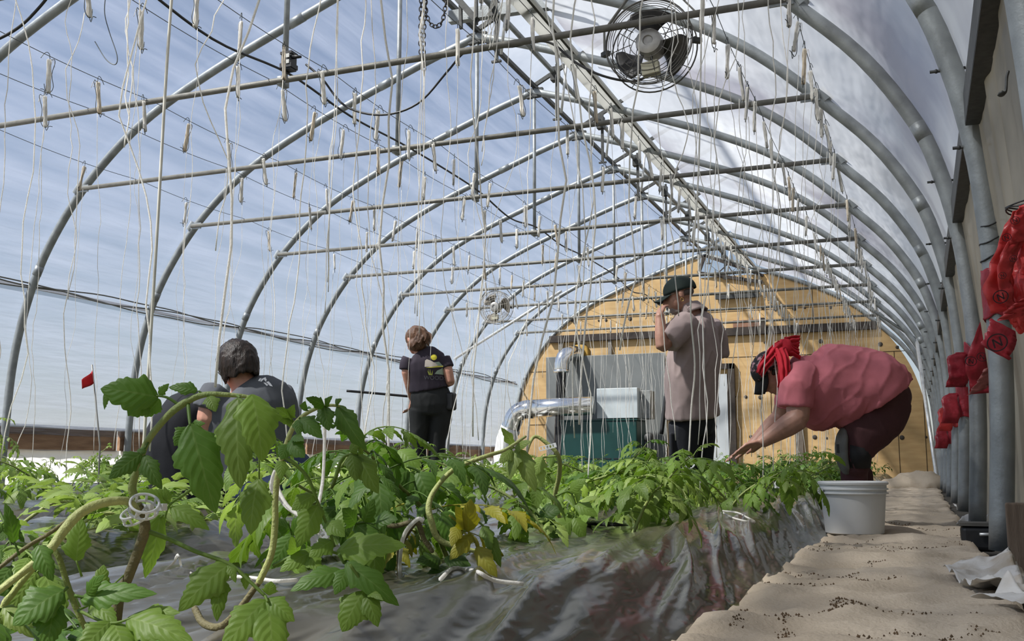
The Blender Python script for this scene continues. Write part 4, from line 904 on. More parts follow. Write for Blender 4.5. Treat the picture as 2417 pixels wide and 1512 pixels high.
# yellow leaves by the near ring clip
t3 = thing('tomato_plant', pd(985, 1330, 1.72), 'tomato plant with bent brown stem tied by twine above near ring clip', 'tomato plant', 'tomato plants in the beds')
z_ = t3.location; z_.z = bedtop(z_.x, z_.y); t3.location = z_
pstem(t3, [(945, 1372, 1.75), (942, 1330, 1.74), (944, 1290, 1.72), (968, 1246, 1.7), (985, 1232, 1.7), (1000, 1270, 1.7), (1020, 1300, 1.7)], [6, 6, 6, 7, 7, 6, 5], STEMB)
pstem(t3, [(1120, 1300, 1.72), (1040, 1275, 1.72), (1018, 1230, 1.72), (1012, 1190, 1.73), (1030, 1150, 1.75), (1075, 1105, 1.78), (1150, 1075, 1.8), (1190, 1062, 1.82), (1240, 1030, 1.82)], [5, 7, 8, 7, 6, 6, 5, 4, 3], STEMP)
pstem(t3, [(860, 1215, 1.75), (920, 1240, 1.72), (968, 1232, 1.7), (988, 1228, 1.7)], [4, 6, 6, 5], STEMB)
def lf3(d, pet, ls, m=LEAF2, r=3, lab=None): pleaf(t3, [(x, y, d) for x, y in pet] if pet else None, [(a, b, d, c, e, d-.03, w, ti, ro) for a, b, c, e, w, ti, ro in ls], m, r, lab, (18, 2, 4))
lf3(1.66, [(1060, 1215), (1090, 1240), (1115, 1265), (1125, 1290)], [(1104, 1254, 1110, 1182, 50, .2, 0), (1098, 1248, 1080, 1196, 42, .2, .3), (1112, 1262, 1062, 1318, 44, .3, 0), (1125, 1290, 1172, 1360, 42, .3, .2), (1084, 1240, 1066, 1286, 34, .3, 0)], LEAFY, 3, 'yellowed leaf')
lf3(1.68, [(1100, 1210), (1140, 1240), (1160, 1270)], [(1150, 1260, 1182, 1336, 36, .3, 0), (1140, 1240, 1160, 1290, 34, .3, 0)], LEAF2, 3)
lf3(1.74, [(1020, 1320), (1000, 1335)], [(1060, 1340, 1005, 1362, 46, .7, 0), (1040, 1320, 985, 1322, 50, .7, 0), (1050, 1315, 1110, 1330, 44, .7, 0)], LEAF, 3)
lf3(1.9, [(960, 1100), (985, 1110), (1010, 1140)], [(965, 1110, 905, 1140, 60, .4, 0), (985, 1112, 1025, 1195, 74, .25, .1), (965, 1112, 960, 1190, 60, .3, 0)], LEAF, 4)
lf3(2.0, [(935, 1080), (900, 1050), (880, 1030)], [(910, 1030, 872, 1020, 26, .4, 0), (900, 1050, 850, 1080, 50, .3, 0), (930, 1060, 880, 1100, 60, .4, 0), (940, 1062, 990, 1100, 50, .4, 0)], LEAF2, 4)
lf3(1.95, [(1190, 1062), (1215, 1055)], [(1212, 1050, 1186, 1010, 24, .3, 0), (1220, 1060, 1200, 1130, 40, .2, .4), (1226, 1060, 1262, 1160, 46, .2, .3), (1215, 1058, 1250, 1040, 30, .4, 0), (1208, 1060, 1180, 1090, 34, .3, 0)], LEAF3, 4)
# a taller stem with strip clip at right of it
t4 = thing('tomato_plant', pd(1390, 1240, 2.95), 'arching tomato plant carrying a white strip clip near the silver duct', 'tomato plant', 'tomato plants in the beds')
z_ = t4.location; z_.z = bedtop(z_.x, z_.y); t4.location = z_
pstem(t4, [(1330, 1250, 2.9), (1310, 1180, 2.85), (1320, 1120, 2.8), (1318, 1075, 2.75), (1290, 1045, 2.75), (1262, 1030, 2.75), (1245, 1060, 2.72), (1240, 1100, 2.7)], [5, 5, 6, 5, 5, 4, 4, 3], STEMP)
def lf4(d, pet, ls, m=LEAF2, r=3): pleaf(t4, [(x, y, d) for x, y in pet], [(a, b, d, c, e, d-.03, w, ti, ro) for a, b, c, e, w, ti, ro in ls], m, r, None, (16, 2, 5))
lf4(2.75, [(1318, 1075), (1280, 1080), (1255, 1090)], [(1262, 1086, 1275, 1160, 44, .2, 0), (1256, 1090, 1232, 1150, 36, .2, 0), (1280, 1078, 1262, 1120, 36, .3, 0)], LEAF3)
lf4(2.7, [(1312, 1170), (1345, 1160), (1360, 1200), (1355, 1235)], [(1345, 1160, 1380, 1130, 34, .4, 0), (1356, 1190, 1410, 1215, 40, .5, 0), (1356, 1220, 1380, 1272, 40, .4, 0), (1352, 1225, 1300, 1270, 50, .4, 0)], LEAF2)
lf4(2.6, [(1290, 1250), (1270, 1215), (1250, 1200)], [(1270, 1215, 1325, 1200, 50, .5, 0), (1262, 1205, 1215, 1250, 50, .4, 0), (1275, 1225, 1320, 1270, 50, .5, 0), (1255, 1200, 1240, 1160, 40, .4, 0)], LEAF)
# ------------------------------------------------------------------ clips, loose twine, flag
def ring_clip(p, r, ax, label):
    p = V(p); t = thing('plant_clip', p, label, 'plant clip', 'white plastic plant clips'); ax = V(ax).normalized(); u = ax.orthogonal().normalized(); v = ax.cross(u)
    mb = MB(p); n = 28
    for h in (-.32, .32): mb.tube([p+ax*(h*r)+u*(r*math.cos(2*pi*k/n))+v*(r*math.sin(2*pi*k/n)) for k in range(n)], r*.10, 6, closed=True)
    for k in range(9):
        a = 2*pi*k/9; q = p+u*(r*math.cos(a))+v*(r*math.sin(a)); mb.tube([q-ax*r*.32, q+ax*r*.32], r*.09, 5)
    mb.build('ring_band', CLIP, t)
    mb = MB(p); q = p+u*r*1.25; mb.box(q, (r*.5, r*.5, r*.5)); mb.build('hinge_tab', CLIP, t, smooth=False); return t
def strip_clip(p, L, w, d, label):
    p = V(p); d = V(d).normalized(); s = d.cross(V((0, -1, .2))).normalized(); n_ = d.cross(s); t = thing('plant_clip', p, label, 'plant clip', 'white plastic plant clips')
    R3 = Matrix((d, s, n_)).transposed(); mb = MB(p)
    for q in (-1, 1): mb.box(p+s*(q*w*.42), (L, w*.18, w*.12), R3)
    for k in range(6): mb.box(p+d*(L*(k/5-.5)), (L*.07, w*.8, w*.12), R3)
    mb.build('ladder_strip', CLIP, t, smooth=False); mb = MB(p); mb.box(p+d*(L*.5), (L*.16, w*1.05, w*.35), R3); mb.build('latch', CLIP, t, smooth=False); return t
ring_clip(pd(340, 1195, .725), .0098, UP*.8+CR*.3-CF*.6, 'big white ring clip gripping the stem fork of the foreground plant')
ring_clip(pd(318, 1215, .735), .0090, UP*.9-CR*.3-CF*.5, 'second white clip half closed just below left of the big one')
ring_clip(pd(942, 1365, 1.76), .0150, UP*.9-CF*.3, 'white ring clip around the brown stem base on the near bed')
ring_clip(pd(1626, 1092, 4.4), .024, -CF+UP*.2+CR*.2, 'white ring clip dangling on twine before the man dark trousers')
ring_clip(pd(1786, 1230, 4.2), .011, UP+CF*.1, 'small white clip lying with a twine loop at bed edge')
ring_clip(pd(1838, 1142, 4.9), .018, -CF+UP*.3, 'white ring clip on a stem behind the bucket')
strip_clip(pd(748, 1245, 1.15), .028, .013, CR*.5-UP*.8, 'open white ladder clip hanging beside loops of twine')
strip_clip(pd(1078, 1092, 1.9), .036, .012, CR-UP*.25, 'white ladder strip clip on a green stem at bed centre')
strip_clip(pd(1292, 1055, 2.72), .042, .012, CR+UP*.25, 'white ladder strip clip on the arching stem near the duct')
strip_clip(pd(1515, 1135, 3.8), .03, .012, UP+CR*.2, 'white ladder clip on a drooping plant left of the man')
def twine(pts, r, label, n=6, m=TWINE):
    o = cable('twine', [p if isinstance(p, Vector) else pd(*p) for p in pts], r, label, 'twine', m, n); return o
def onbed(px, py):
    d = 1.4
    for _ in range(30):
        p = pd(px, py, d); z = bedtop(p.x, p.y)+.004; q = (CAMZ-z)/max(1e-4, (CAMZ-p.z)); d = d*(.5+.5*q)
    p = pd(px, py, d); return V((p.x, p.y, bedtop(p.x, p.y)+.005))
def bed_twine(l, r, label):
    return twine([onbed(*q) for q in l], r, label, 5)
bed_twine([(1040, 1368), (1068, 1342), (1100, 1345), (1130, 1352), (1165, 1370), (1235, 1379)], .0035, 'piece of white twine lying on mulch below the yellow leaves')
bed_twine([(1705, 1206), (1740, 1210), (1765, 1222), (1782, 1232), (1760, 1230), (1730, 1222), (1706, 1210)], .0035, 'closed loop of white twine lying at the bed edge before the bucket')
bed_twine([(400, 1305), (415, 1322), (430, 1342), (452, 1358)], .0024, 'kinked white twine on mulch behind the foreground stem')
bed_twine([(540, 1360), (600, 1365), (650, 1372), (700, 1370)], .0028, 'white twine lying straight beneath the foreground leaves')
twine([(945, 1372, 1.74), (944, 1320, 1.70), (955, 1260, 1.68), (985, 1225, 1.68), (1000, 1230, 1.68)], .0035, 'white twine tying the brown stem down to the ring clip')
twine([(660, 1180, 1.2), (640, 1150, 1.2), (650, 1110, 1.2), (652, 1140, 1.2), (680, 1195, 1.18), (740, 1240, 1.16), (775, 1275, 1.15)], .0022, 'loop of white twine behind the pale foreground stem')
twine([(655, 1140, 1.22), (670, 1190, 1.2), (730, 1235, 1.18), (770, 1280, 1.17)], .0018, 'second thin loop of white twine beside the open ladder clip')
twine([(768, 960, 1.25), (766, 1040, 1.25), (762, 1130, 1.22), (750, 1200, 1.18), (745, 1240, 1.15), (700, 1270, 1.15)], .0022, 'flat white twine falling onto the open ladder clip')
twine([(1662, -420, 4.3), (1655, 100, 4.3), (1648, 420, 4.3), (1630, 700, 4.3), (1640, 860, 4.35), (1632, 960, 4.4), (1626, 1074, 4.4)], .0035, 'straight white twine in front of the standing man holding a ring clip')
for j, (ax_, ay, bx2, by2, w) in enumerate(((208, 1236, 340, 1245, .018), (-20, 1262, 68, 1270, .013))):
    a = onbed(ax_, ay+10); dz_ = CF.dot(a); b = a+CR*((bx2-ax_)/FPX*dz_); b.z = bedtop(b.x, b.y)+.005; r = random.Random(j); mb = MB(a)
    for k in range(16):
        o_ = V((r.gauss(0, w*.4), r.gauss(0, w*.5), abs(r.gauss(0, w*.45))+.006)); mb.tube(curve([a+o_*.5+V((0, 0, .004)), a.lerp(b, .3)+o_, a.lerp(b, .7)+o_*1.1, b+o_*.4+V((0, 0, .004))], 4), .0042, 5)
    o = mb.build('twine_bundle', TWINE_TAN if j else TWINE); o.location = a; tag(o, ('flat skein of pale twine lying on the mulch beside the big ring clip', 'tan skein of twine lying on mulch at left picture edge')[j], 'twine')
t = thing('marking_flag', pd(240, 1050, 5.0)*1, 'small red marking flag on a thin wire stake near the left wall', 'flag')
z_ = t.location; z_.z = bedtop(z_.x, z_.y); t.location = z_
mb = MB(t.location); mb.tube([V(t.location)+V((0, 0, -.05)), pd(236, 1050, 5.0), pd(217, 860, 5.0)], .0045, 5); mb.build('stake_wire', mat('flag_wire', (.3, .3, .28), .5, .4), t)
RED = mat('red_flag', (.62, .03, .04), .5, 0, .15, 8, trans=.35)
mb = MB(t.location); A_, B_, C_, D_ = pd(218, 873, 4.99), pd(221, 904, 4.99), pd(196, 918, 4.95), pd(195, 896, 4.95)
mb.grid(lambda u, v: (A_.lerp(D_, u)).lerp(B_.lerp(C_, u), v)+CF*(.012*math.sin(u*5)), 8, 4); mb.build('flag_sheet', RED, t, solid=.001)
mb = MB(onbed(1430, 1248)); q = onbed(1430, 1248); mb.tube(curve([onbed(1385, 1240)+V((0, 0, .006)), onbed(1410, 1245)+V((0, 0, .012)), onbed(1450, 1250)+V((0, 0, .014)), onbed(1478, 1246)+V((0, 0, .008))], 4), [(.004, .003), (.012, .005), (.016, .006), (.018, .007), (.02, .007), (.02, .007), (.018, .008), (.016, .006), (.013, .006), (.010, .005), (.008, .004), (.008, .003), (.006, .002)], 8, hint=(1, 0, 0)); o = mb.build('plastic_scrap', BLACK); o.location = q; tag(o, 'crumpled scrap of shiny black plastic on the near bed', 'scrap')
# ------------------------------------------------------------------ bucket, red tape, corner clutter
bc = pd(2018, 1268, 5.02); bx0, by0 = bc.x, bc.y; bz = path_z(bx0, by0)+.008
t = thing('bucket', (bx0, by0, bz), 'white ribbed plastic bucket standing on the fabric path before bending person', 'bucket'); o_ = V(t.location)
BW = mat('bucket_plastic', (.74, .75, .74), .4, 0, .06, 5, .05, 30, trans=.12)
prof = [(.132, 0), (.138, .004), (.142, .06), (.148, .13), (.153, .185), (.154, .190), (.166, .192), (.166, .197), (.157, .200), (.157, .210), (.166, .212), (.166, .218), (.158, .221), (.158, .234), (.167, .237), (.168, .246), (.162, .252), (.155, .250), (.152, .23), (.142, .06), (.134, .008)]
mb = MB(o_); mb.lathe(o_, [(r*1.0, z) for r, z in prof], 48, caps=False); mb.lathe(o_, [(.0005, .006), (.134, .006)], 48, caps=False); mb.build('pail', BW, t, auto=40)
mb = MB(o_); a = o_+V((0, 0, .205)); mb.tube([a+CR*(.168*math.cos(x))-CF*(.02+.168*abs(math.sin(x))*.35)-UP*(.05*math.sin(x)) for x in [pi*k/20 for k in range(21)]][:0] or [a-CR*.172, a-CR*.172-CF*.02], .004, 6); mb.box(a-CR*.165-CF*.03, (.02, .02, .03)); mb.build('handle_ear', BW, t, smooth=False)
RT = mat('red_poly_tape', (.45, .035, .055), .35, 0, .25, 14, .5, 30, trans=.3)
RTB = mat('red_poly_bright', (.75, .09, .09), .35, 0, .25, 10, .6, 22, trans=.4)
INK = mat('black_ink', (.03, .01, .015), .7)
def hoop_at(k, z):
    q = hoop(1, Y0+k*DY); return min(q, key=lambda p: abs(p.z-z))
def crumple(c, r, h, m, seed, amp=.5, flap=None):
    mb = MB(c)
    def fn(u, v):
        a = 2*pi*u; rr_ = r*(1+amp*(.6*nz((math.cos(a)*1.5+seed, math.sin(a)*1.5, v*4))+.5*(1-abs(nz((math.cos(a)*4+seed, math.sin(a)*4, v*9)))*2)*.6))
        return V(c)+V((rr_*math.cos(a)*1.0, rr_*math.sin(a), h*(v-.5)+.03*nz((a, v, seed))))
    mb.grid(fn, 60, 22); return mb
def ribbon(mb, pts, w, up, tw=0, seed=0):
    c = curve(pts, 6); n = len(c)-1; up = V(up)
    def fn(u, v):
        i = min(n, int(u*n+.5)); p = c[i]; a = tw*u; q = up*math.cos(a)+CR*math.sin(a)
        return p+q*((v-.5)*w*(1+.15*nz((u*6, 0, seed))))+CF*(.016*nz((u*9, v*3, seed)))
    mb.grid(fn, n, 5)
def ring_mark(par, c, r, n_, u, m=INK):
    u = V(u).normalized(); n_ = V(n_).normalized(); v = n_.cross(u); mb = MB(par.location if par.type == 'EMPTY' else par.parent.location)
    for k in range(28):
        a0, a1 = 2*pi*k/28, 2*pi*(k+1)/28
        mb.add([c+u*(rr_*math.cos(a))+v*(rr_*math.sin(a)*.8) for a, rr_ in ((a0, r), (a1, r), (a1, r*.86), (a0, r*.86))], [(0, 1, 2, 3)])
    for a, b in (((-.4, -.4), (-.3, .4)), ((-.3, .4), (.3, -.4)), ((.3, -.4), (.4, .4))):
        a, b = c+u*(a[0]*r)+v*(a[1]*r), c+u*(b[0]*r)+v*(b[1]*r); s_ = (b-a).normalized().cross(n_)*r*.08; mb.add([a-s_, a+s_, b+s_, b-s_], [(0, 1, 2, 3)])
    return mb.build('printed_mark', m, par, smooth=False)
def wad(c, rx, ry, rz, seed, n=46, m=30, amp=.30):
    """crumpled thin plastic: a lumpy ball with sharp creases"""
    c = V(c); mb = MB(c)
    def fn(u, v):
        th = pi*(.02+.96*v); ph = 2*pi*u; d = V((math.sin(th)*math.cos(ph), math.sin(th)*math.sin(ph), math.cos(th)))
        e = 1+amp*(nz(d*1.6+V((seed, 0, 0)))+.55*(1-2*abs(nz(d*3.2+V((0, seed, 0)))))+.35*(1-2*abs(nz(d*7+V((0, 0, seed))))))
        return c+V((d.x*rx, d.y*ry, d.z*rz))*e
    mb.grid(fn, n, m); return mb
Dw_ = 2.62
c = pd(2412, 640, Dw_); t = thing('red_plastic', c, 'big crumpled bright red plastic wad tied to the nearest right post', 'plastic wrap', 'red plastic wraps on the right posts')
mb = wad(pd(2424, 650, Dw_), .062, .07, .115, 3, 70, 50); mb.o = V(c); mb.build('wad', RTB, t)
for j, (pts, w_, tw, sd) in enumerate((([(2412, 492), (2398, 530), (2378, 585), (2362, 640), (2356, 690), (2372, 735)], .055, .8, 4), ([(2420, 540), (2390, 585), (2372, 640), (2378, 700), (2400, 742)], .07, -.5, 7), ([(2425, 480), (2412, 520), (2408, 570)], .05, .2, 11), ([(2430, 700), (2402, 725), (2384, 752)], .05, .5, 15))):
    mb = MB(c); ribbon(mb, [pd(x_, y_, Dw_-.06-.02*j) for x_, y_ in pts], w_, CR*.85+UP*.25, tw, sd); mb.build('loose_strip', RTB, t, solid=.0012)
for px_0, py_0, r in ((2362, 700, .020), (2376, 560, .012), (2392, 610, .010), (2366, 650, .010), (2396, 520, .012)): ring_mark(t, pd(px_0, py_0, Dw_-.15), r, -CF, CR+UP*.4)
mb = MB(c); p = pd(2420, 496, Dw_)
mb.tube([p+V((.045*math.cos(2*pi*i/20), .045*math.sin(2*pi*i/20), .00025*i+.004*math.sin(i*.7))) for i in range(62)], .0022, 5)
mb.build('tie_wire', BLACK, t)
def wrap(k, z, h, r, label, m=RT, seed=0, knot=True):
    p = hoop_at(k, z); t = thing('red_plastic', p, label, 'plastic wrap', 'red plastic wraps on the right posts')
    mb = crumple(p, r*.86, h, m, seed, .14); mb.build('wrapped_band', m, t, solid=.002)
    if knot:
        mb = MB(p); ribbon(mb, [p+V((-r, -.02, h*.3)), p+V((-r-.04, -.06, h*.1)), p+V((-r-.03, -.09, -h*.35)), p+V((-r-.05, -.07, -h*.7))], h*.4, CR*.9-CF*.3, .9, seed); mb.build('loose_end', m, t, solid=.0015)
    return t
t = wrap(-3, 1.02, .20, .062, 'dull red tape flap with printed ring on the second nearest post', RT, 5, False); p = V(t.location)
mb = MB(p); A = pd(2375, 765, 3.98); ribbon(mb, [pd(2372, 768, 3.95), pd(2362, 800, 3.93), pd(2348, 832, 3.92)], .13, (CR*.8-UP*.45), 0, 3); fl = mb.build('hanging_flap', RT, t, solid=.0015); ring_mark(t, pd(2354, 808, 3.89), .042, -CF, CR*.9+UP*.35)
mb = MB(p); q_ = p+V((0, 0, .14))
mb.tube([p+V((.052*math.cos(2*pi*i/20), .052*math.sin(2*pi*i/20), .10+.0033*i+.006*math.sin(i*.9))) for i in range(62)], .0035, 5)
mb.build('tie_wire', BLACK, t)
t = wrap(-2, .96, .20, .066, 'long maroon red tape wrap on the third nearest right post', RT, 9); p = V(t.location)
mb = MB(p); ribbon(mb, [pd(2340, 740, 5.6), pd(2322, 790, 5.58), pd(2304, 850, 5.56), pd(2312, 900, 5.56), pd(2318, 928, 5.56)], .10, CR*.9+UP*.1, .4, 2); mb.build('hanging_flap', RT, t, solid=.0015)
mb = MB(p); ribbon(mb, [pd(2345, 862, 5.4), pd(2330, 890, 5.4), pd(2305, 925, 5.4)], .13, CR*.8+UP*.3, 0, 6); mb.build('hanging_flap', mat('pink_plastic', (.40, .13, .12), .5, 0, .1, 12, .4, 30, trans=.3), t, solid=.0015)
ring_mark(t, pd(2292, 852, 5.5), .032, -CF, CR); ring_mark(t, pd(2318, 842, 5.5), .030, -CF, CR)
wrap(-1, .86, .22, .060, 'maroon tape band wrapped flat around the fourth nearest right post', RT, 12)
wrap(0, .78, .22, .060, 'small bright red tape knot on the fifth nearest right post', RTB, 15)
wrap(1, .72, .22, .055, 'small red tape knot on the sixth nearest right post', RT, 18)
wrap(2, .66, .18, .055, 'tiny faded red tape tie on the seventh nearest right post', RT, 21)
# red strip strung from post to post
# corner clutter
def at_floor(px, py, z=.0):
    p = pd(px, py, 1); k = (CAMZ-z)/(CAMZ-p.z); return V((p.x*k, p.y*k, z))
p = at_floor(2312, 1296); t = thing('foot_plate', (p.x, p.y, -.01), 'black rubber foot block with a bolt beside the nearest post base', 'block'); o_ = V(t.location)
mb = MB(o_); mb.box(o_+V((.0, .05, .055)), (.14, .12, .11)); mb.add([], []); o = mb.build('block_body', BLACK, t, smooth=False); b = o.modifiers.new('b', 'BEVEL'); b.width = .02; b.segments = 3
mb = MB(o_); mb.box(o_+V((.0, .05, .116)), (.15, .13, .014)); mb.build('dusty_cap', mat('dusty_rubber', (.10, .095, .085), .9), t, smooth=False)
mb = MB(o_); a = o_+V((.05, -.01, .075)); mb.tube([a-CR*.05, a+CR*.03], .007, 8); mb.tube([a+CR*.0, a+CR*.014], .015, 6); mb.tube([a+CR*.018, a+CR*.022], .02, 16); mb.build('bolt', ALU, t)
p = at_floor(2402, 1330); o = bx('wooden_stake', (p.x+.02, p.y+.05, .09), (.09, .05, .26), mat('old_stake', (.14, .10, .07), .9, 0, 0, 3, .5, 40, (12, 12, 1), (.24, .18, .13)), 'short square wooden stake in soil right of the nearest post', 'stake')
PW = mat('dirty_white_sheet', (.62, .60, .56), .55, 0, 0, 6, .6, 26, (1, 1, 1), (.32, .24, .14), thr=(.52, .75)); r = random.Random(4)
for j, (px0, py0, sx, sy, rz, lab) in enumerate(((2352, 1405, .20, .62, .1, 'dirty white plastic sheet crumpled along the right path edge'), (2400, 1475, .10, .20, .5, 'small torn white plastic piece at bottom right corner'), (2297, 1250, .10, .22, -.4, 'white plastic scrap tucked behind the black foot block'), (2270, 1210, .06, .2, .3, 'small pale plastic scrap at the third post base'))):
    p = at_floor(px0, py0); mb = MB((p.x, p.y, 0)); ca, sa = math.cos(rz), math.sin(rz)
    def fn(u, v, p=p, j=j):
        x, y = (u-.5)*sx, (v-.5)*sy; z = .016+.03*nz((x*9+j, y*5, j))+.014*(1-abs(nz((x*14+y*6, y*9, j+4)))*2)+.07*max(0, u-.6)*max(0, v-.5)*4
        X_, Y_ = p.x+x*ca-y*sa, p.y+x*sa+y*ca; return V((X_, Y_, max(.004, z)+(path_z(X_, Y_)+.004 if X_ < .24 else 0)))
    mb.grid(fn, 26, 40); o = mb.build('plastic_sheet', PW, None, solid=.001); o.location = (p.x, p.y, 0); tag(o, lab, 'plastic sheet')
p = pd(2374, 190, 2.9); mb = MB(p); c = curve([pd(2380, 168, 2.9), pd(2376, 185, 2.9), pd(2374, 215, 2.9), pd(2366, 222, 2.9), pd(2358, 218, 2.9)], 4); mb.tube(c, [(.004, .008)]*6+[(.004, .012)]*(len(c)-7)+[.002], 6); o = mb.build('metal_clip', DARK); o.location = p; tag(o, 'bent dark metal clip hanging on the side curtain at top right', 'clip')

p = at_floor(2168, 1152, .03); mb = MB((p.x, p.y, 0)); mb.ball((p.x, p.y, .04), (.42, .30, .22), None, 24, 16); mb.ball((p.x-.25, p.y-.1, .03), (.30, .25, .14), None, 20, 12)
# ------------------------------------------------------------------ people
def blob(name, mb, m, par, vox=.010, sm=5, wr=0, wdir=None, wsc=9, seed=0):
    me = mb.mesh(name); o = bpy.data.objects.new('tmp', me); COL.objects.link(o)
    a = o.modifiers.new('r', 'REMESH'); a.mode = 'VOXEL'; a.voxel_size = vox
    if sm:
        b = o.modifiers.new('s', 'SMOOTH'); b.factor = .5; b.iterations = sm
    dg = bpy.context.evaluated_depsgraph_get(); me2 = bpy.data.meshes.new_from_object(o.evaluated_get(dg)); bpy.data.objects.remove(o)
    if wr:
        d = V(wdir or (0, 0, 1)).normalized(); nn = [v.normal.copy() for v in me2.vertices]
        for v, n in zip(me2.vertices, nn):
            p = v.co; q = p-d*(p.dot(d)*.72)
            h = (1-abs(nz(q*wsc+V((seed, 0, 0))))*2)**3*.6+nz(q*wsc*.5+V((0, seed, 3)))
            v.co = p+n*(wr*h)
        me2.update()
    return link(name, me2, m, par)
o = blob('fabric_heap', mb, FAB, None, .03, 3, .05, (0, 0, 1), 4); o.location = mb.o; tag(o, 'bunched heap of beige fabric at far end of the walkway', 'fabric heap')
def decal(polys, c, u, v, bvh, org, m, par, name, off=.003, sub=3, rev=None):
    """thin printed shapes laid onto a garment"""
    bm = bmesh.new(); n = u.cross(v).normalized()
    for poly in polys:
        f = bm.faces.new([bm.verts.new((x, y, 0)) for x, y in poly])
    bmesh.ops.triangulate(bm, faces=bm.faces)
    for _ in range(sub): bmesh.ops.subdivide_edges(bm, edges=bm.edges, cuts=1, use_grid_fill=True)
    return lay(bm, c, u, v, n, bvh, org, m, par, name, off)
def lay(bm, c, u, v, n, bvh, org, m, par, name, off):
    for w in bm.verts:
        p = c+u*w.co.x+v*w.co.y; h = bvh.ray_cast(p+n*.4-org, -n)
        w.co = (h[0]+n*off) if h[0] else (p-org)
    me = bpy.data.meshes.new(name); bm.to_mesh(me); bm.free(); return link(name, me, m, par, False)
def text_bm(s, size, sub=1):
    cu = bpy.data.curves.new('t', 'FONT'); cu.body = s; cu.size = size; cu.align_x = 'CENTER'; cu.align_y = 'CENTER'; o = bpy.data.objects.new('t', cu); COL.objects.link(o)
    dg = bpy.context.evaluated_depsgraph_get(); me = bpy.data.meshes.new_from_object(o.evaluated_get(dg)); bpy.data.objects.remove(o)
    bm = bmesh.new(); bm.from_mesh(me)
    if sub: bmesh.ops.subdivide_edges(bm, edges=bm.edges, cuts=sub)
    return bm
def bvh_of(o): return BVHTree.FromObject(o, bpy.context.evaluated_depsgraph_get())
def hand(mb, w, d, n, s, sc=1.0, curl=.5, spread=.1, thumb=(.55, .8)):
    """palm, four unequal bent fingers and a thumb leaving the palm side; d fingers, n palm side, s thumb side"""
    d, n, s = V(d).normalized(), V(n).normalized(), V(s).normalized()
    mb.tube([w-d*.03*sc, w, w+d*.035*sc, w+d*.088*sc], [(.024*sc, .020*sc), (.026*sc, .019*sc), (.038*sc, .017*sc), (.040*sc, .013*sc)], 12, hint=s, rnd=.4)
    for k, (o, l) in enumerate(((.030, .070), (.010, .080), (-.010, .074), (-.029, .058))):
        b = w+d*.084*sc+s*(o*sc)-n*.0; dd = (d+s*(o*spread*30*.3)).normalized(); pts = [b-dd*.02*sc, b]; e = dd
        for j, f in enumerate((.42, .33, .25)):
            a = curl*(.6+.35*j)+.06*k; e = (dd*math.cos(a)+n*math.sin(a)).normalized(); pts.append(pts[-1]+e*(l*f*1.15*sc))
        mb.tube(pts, [.0100*sc, .0098*sc, .0090*sc, .0082*sc, .0068*sc], 8, rnd=.9)
    t0 = w+d*.022*sc+s*.026*sc; t1 = t0+(d*thumb[0]+s*thumb[1]).normalized()*.042*sc+n*.012*sc; t2 = t1+(d*.85+s*.35+n*.35).normalized()*.032*sc
    mb.tube([t0-s*.01*sc, t0, t1, t2], [.014*sc, .0135*sc, .0110*sc, .0085*sc], 8, rnd=.9)
def head(mb, c, g, h, sc=1.0, jaw=1.0):
    """skull, face block, nose, lips, chin, ears; g forward, h up"""
    g = V(g).normalized(); h = (V(h)-g*V(h).dot(g)).normalized(); w = h.cross(g)
    R3 = Matrix((g, w, h)).transposed(); q = lambda a, b, e: c+(g*a+w*b+h*e)*sc
    mb.ball(q(-.012, 0, .035), (.100*sc, .077*sc, .092*sc), R3, 20, 14)
    mb.ball(q(.030, 0, -.025), (.064*sc, .063*sc, .085*sc), R3, 18, 12)
    mb.ball(q(.050, 0, -.085), (.034*sc, .036*sc*jaw, .028*sc), R3, 14, 10)     # chin
    for b in (-1, 1):
        mb.ball(q(.040, .034*b, -.020), (.042*sc, .026*sc, .030*sc), R3, 12, 8)  # cheeks
        mb.tube([q(.082, .012*b, .022), q(.078, .036*b, .026), q(.058, .058*b, .018)], [.011*sc, .011*sc, .008*sc], 8, rnd=.8)   # brow
        mb.ball(q(-.012, .079*b, -.002), (.021*sc, .011*sc, .034*sc), R3 @ Matrix.Rotation(.25*b, 3, 'Z'), 12, 8)             # ear
    mb.tube([q(.086, 0, .020), q(.100, 0, -.005), q(.116, 0, -.030), q(.096, 0, -.040)], [.010*sc, .011*sc, .0155*sc, .013*sc], 10, rnd=.8)
    mb.tube([q(.080, -.018, -.060), q(.090, 0, -.057), q(.080, .018, -.060)], .0075*sc, 8, rnd=.8)
    mb.tube([q(.079, -.016, -.070), q(.088, 0, -.070), q(.079, .016, -.070)], .0080*sc, 8, rnd=.8)
    return q, R3
def eyes(par, q, R3, org, sc, m):
    for b in (-1, 1):
        mb = MB(org); mb.ball(q(.077, .030*b, .004), .0115*sc, R3, 12, 8); mb.build('eye', m, par)
SKIN = mat('skin', (.50, .25, .175), .5, 0, .10, 40, .08, 300)
SKIN2 = mat('skin_tanned', (.36, .19, .135), .5, 0, .12, 40, .08, 300)
EYE = mat('eye_dark', (.05, .03, .02), .2)
def cloth(name, c, **k): return mat(name, c, .9, 0, .08, 14, .10, 260, **k)
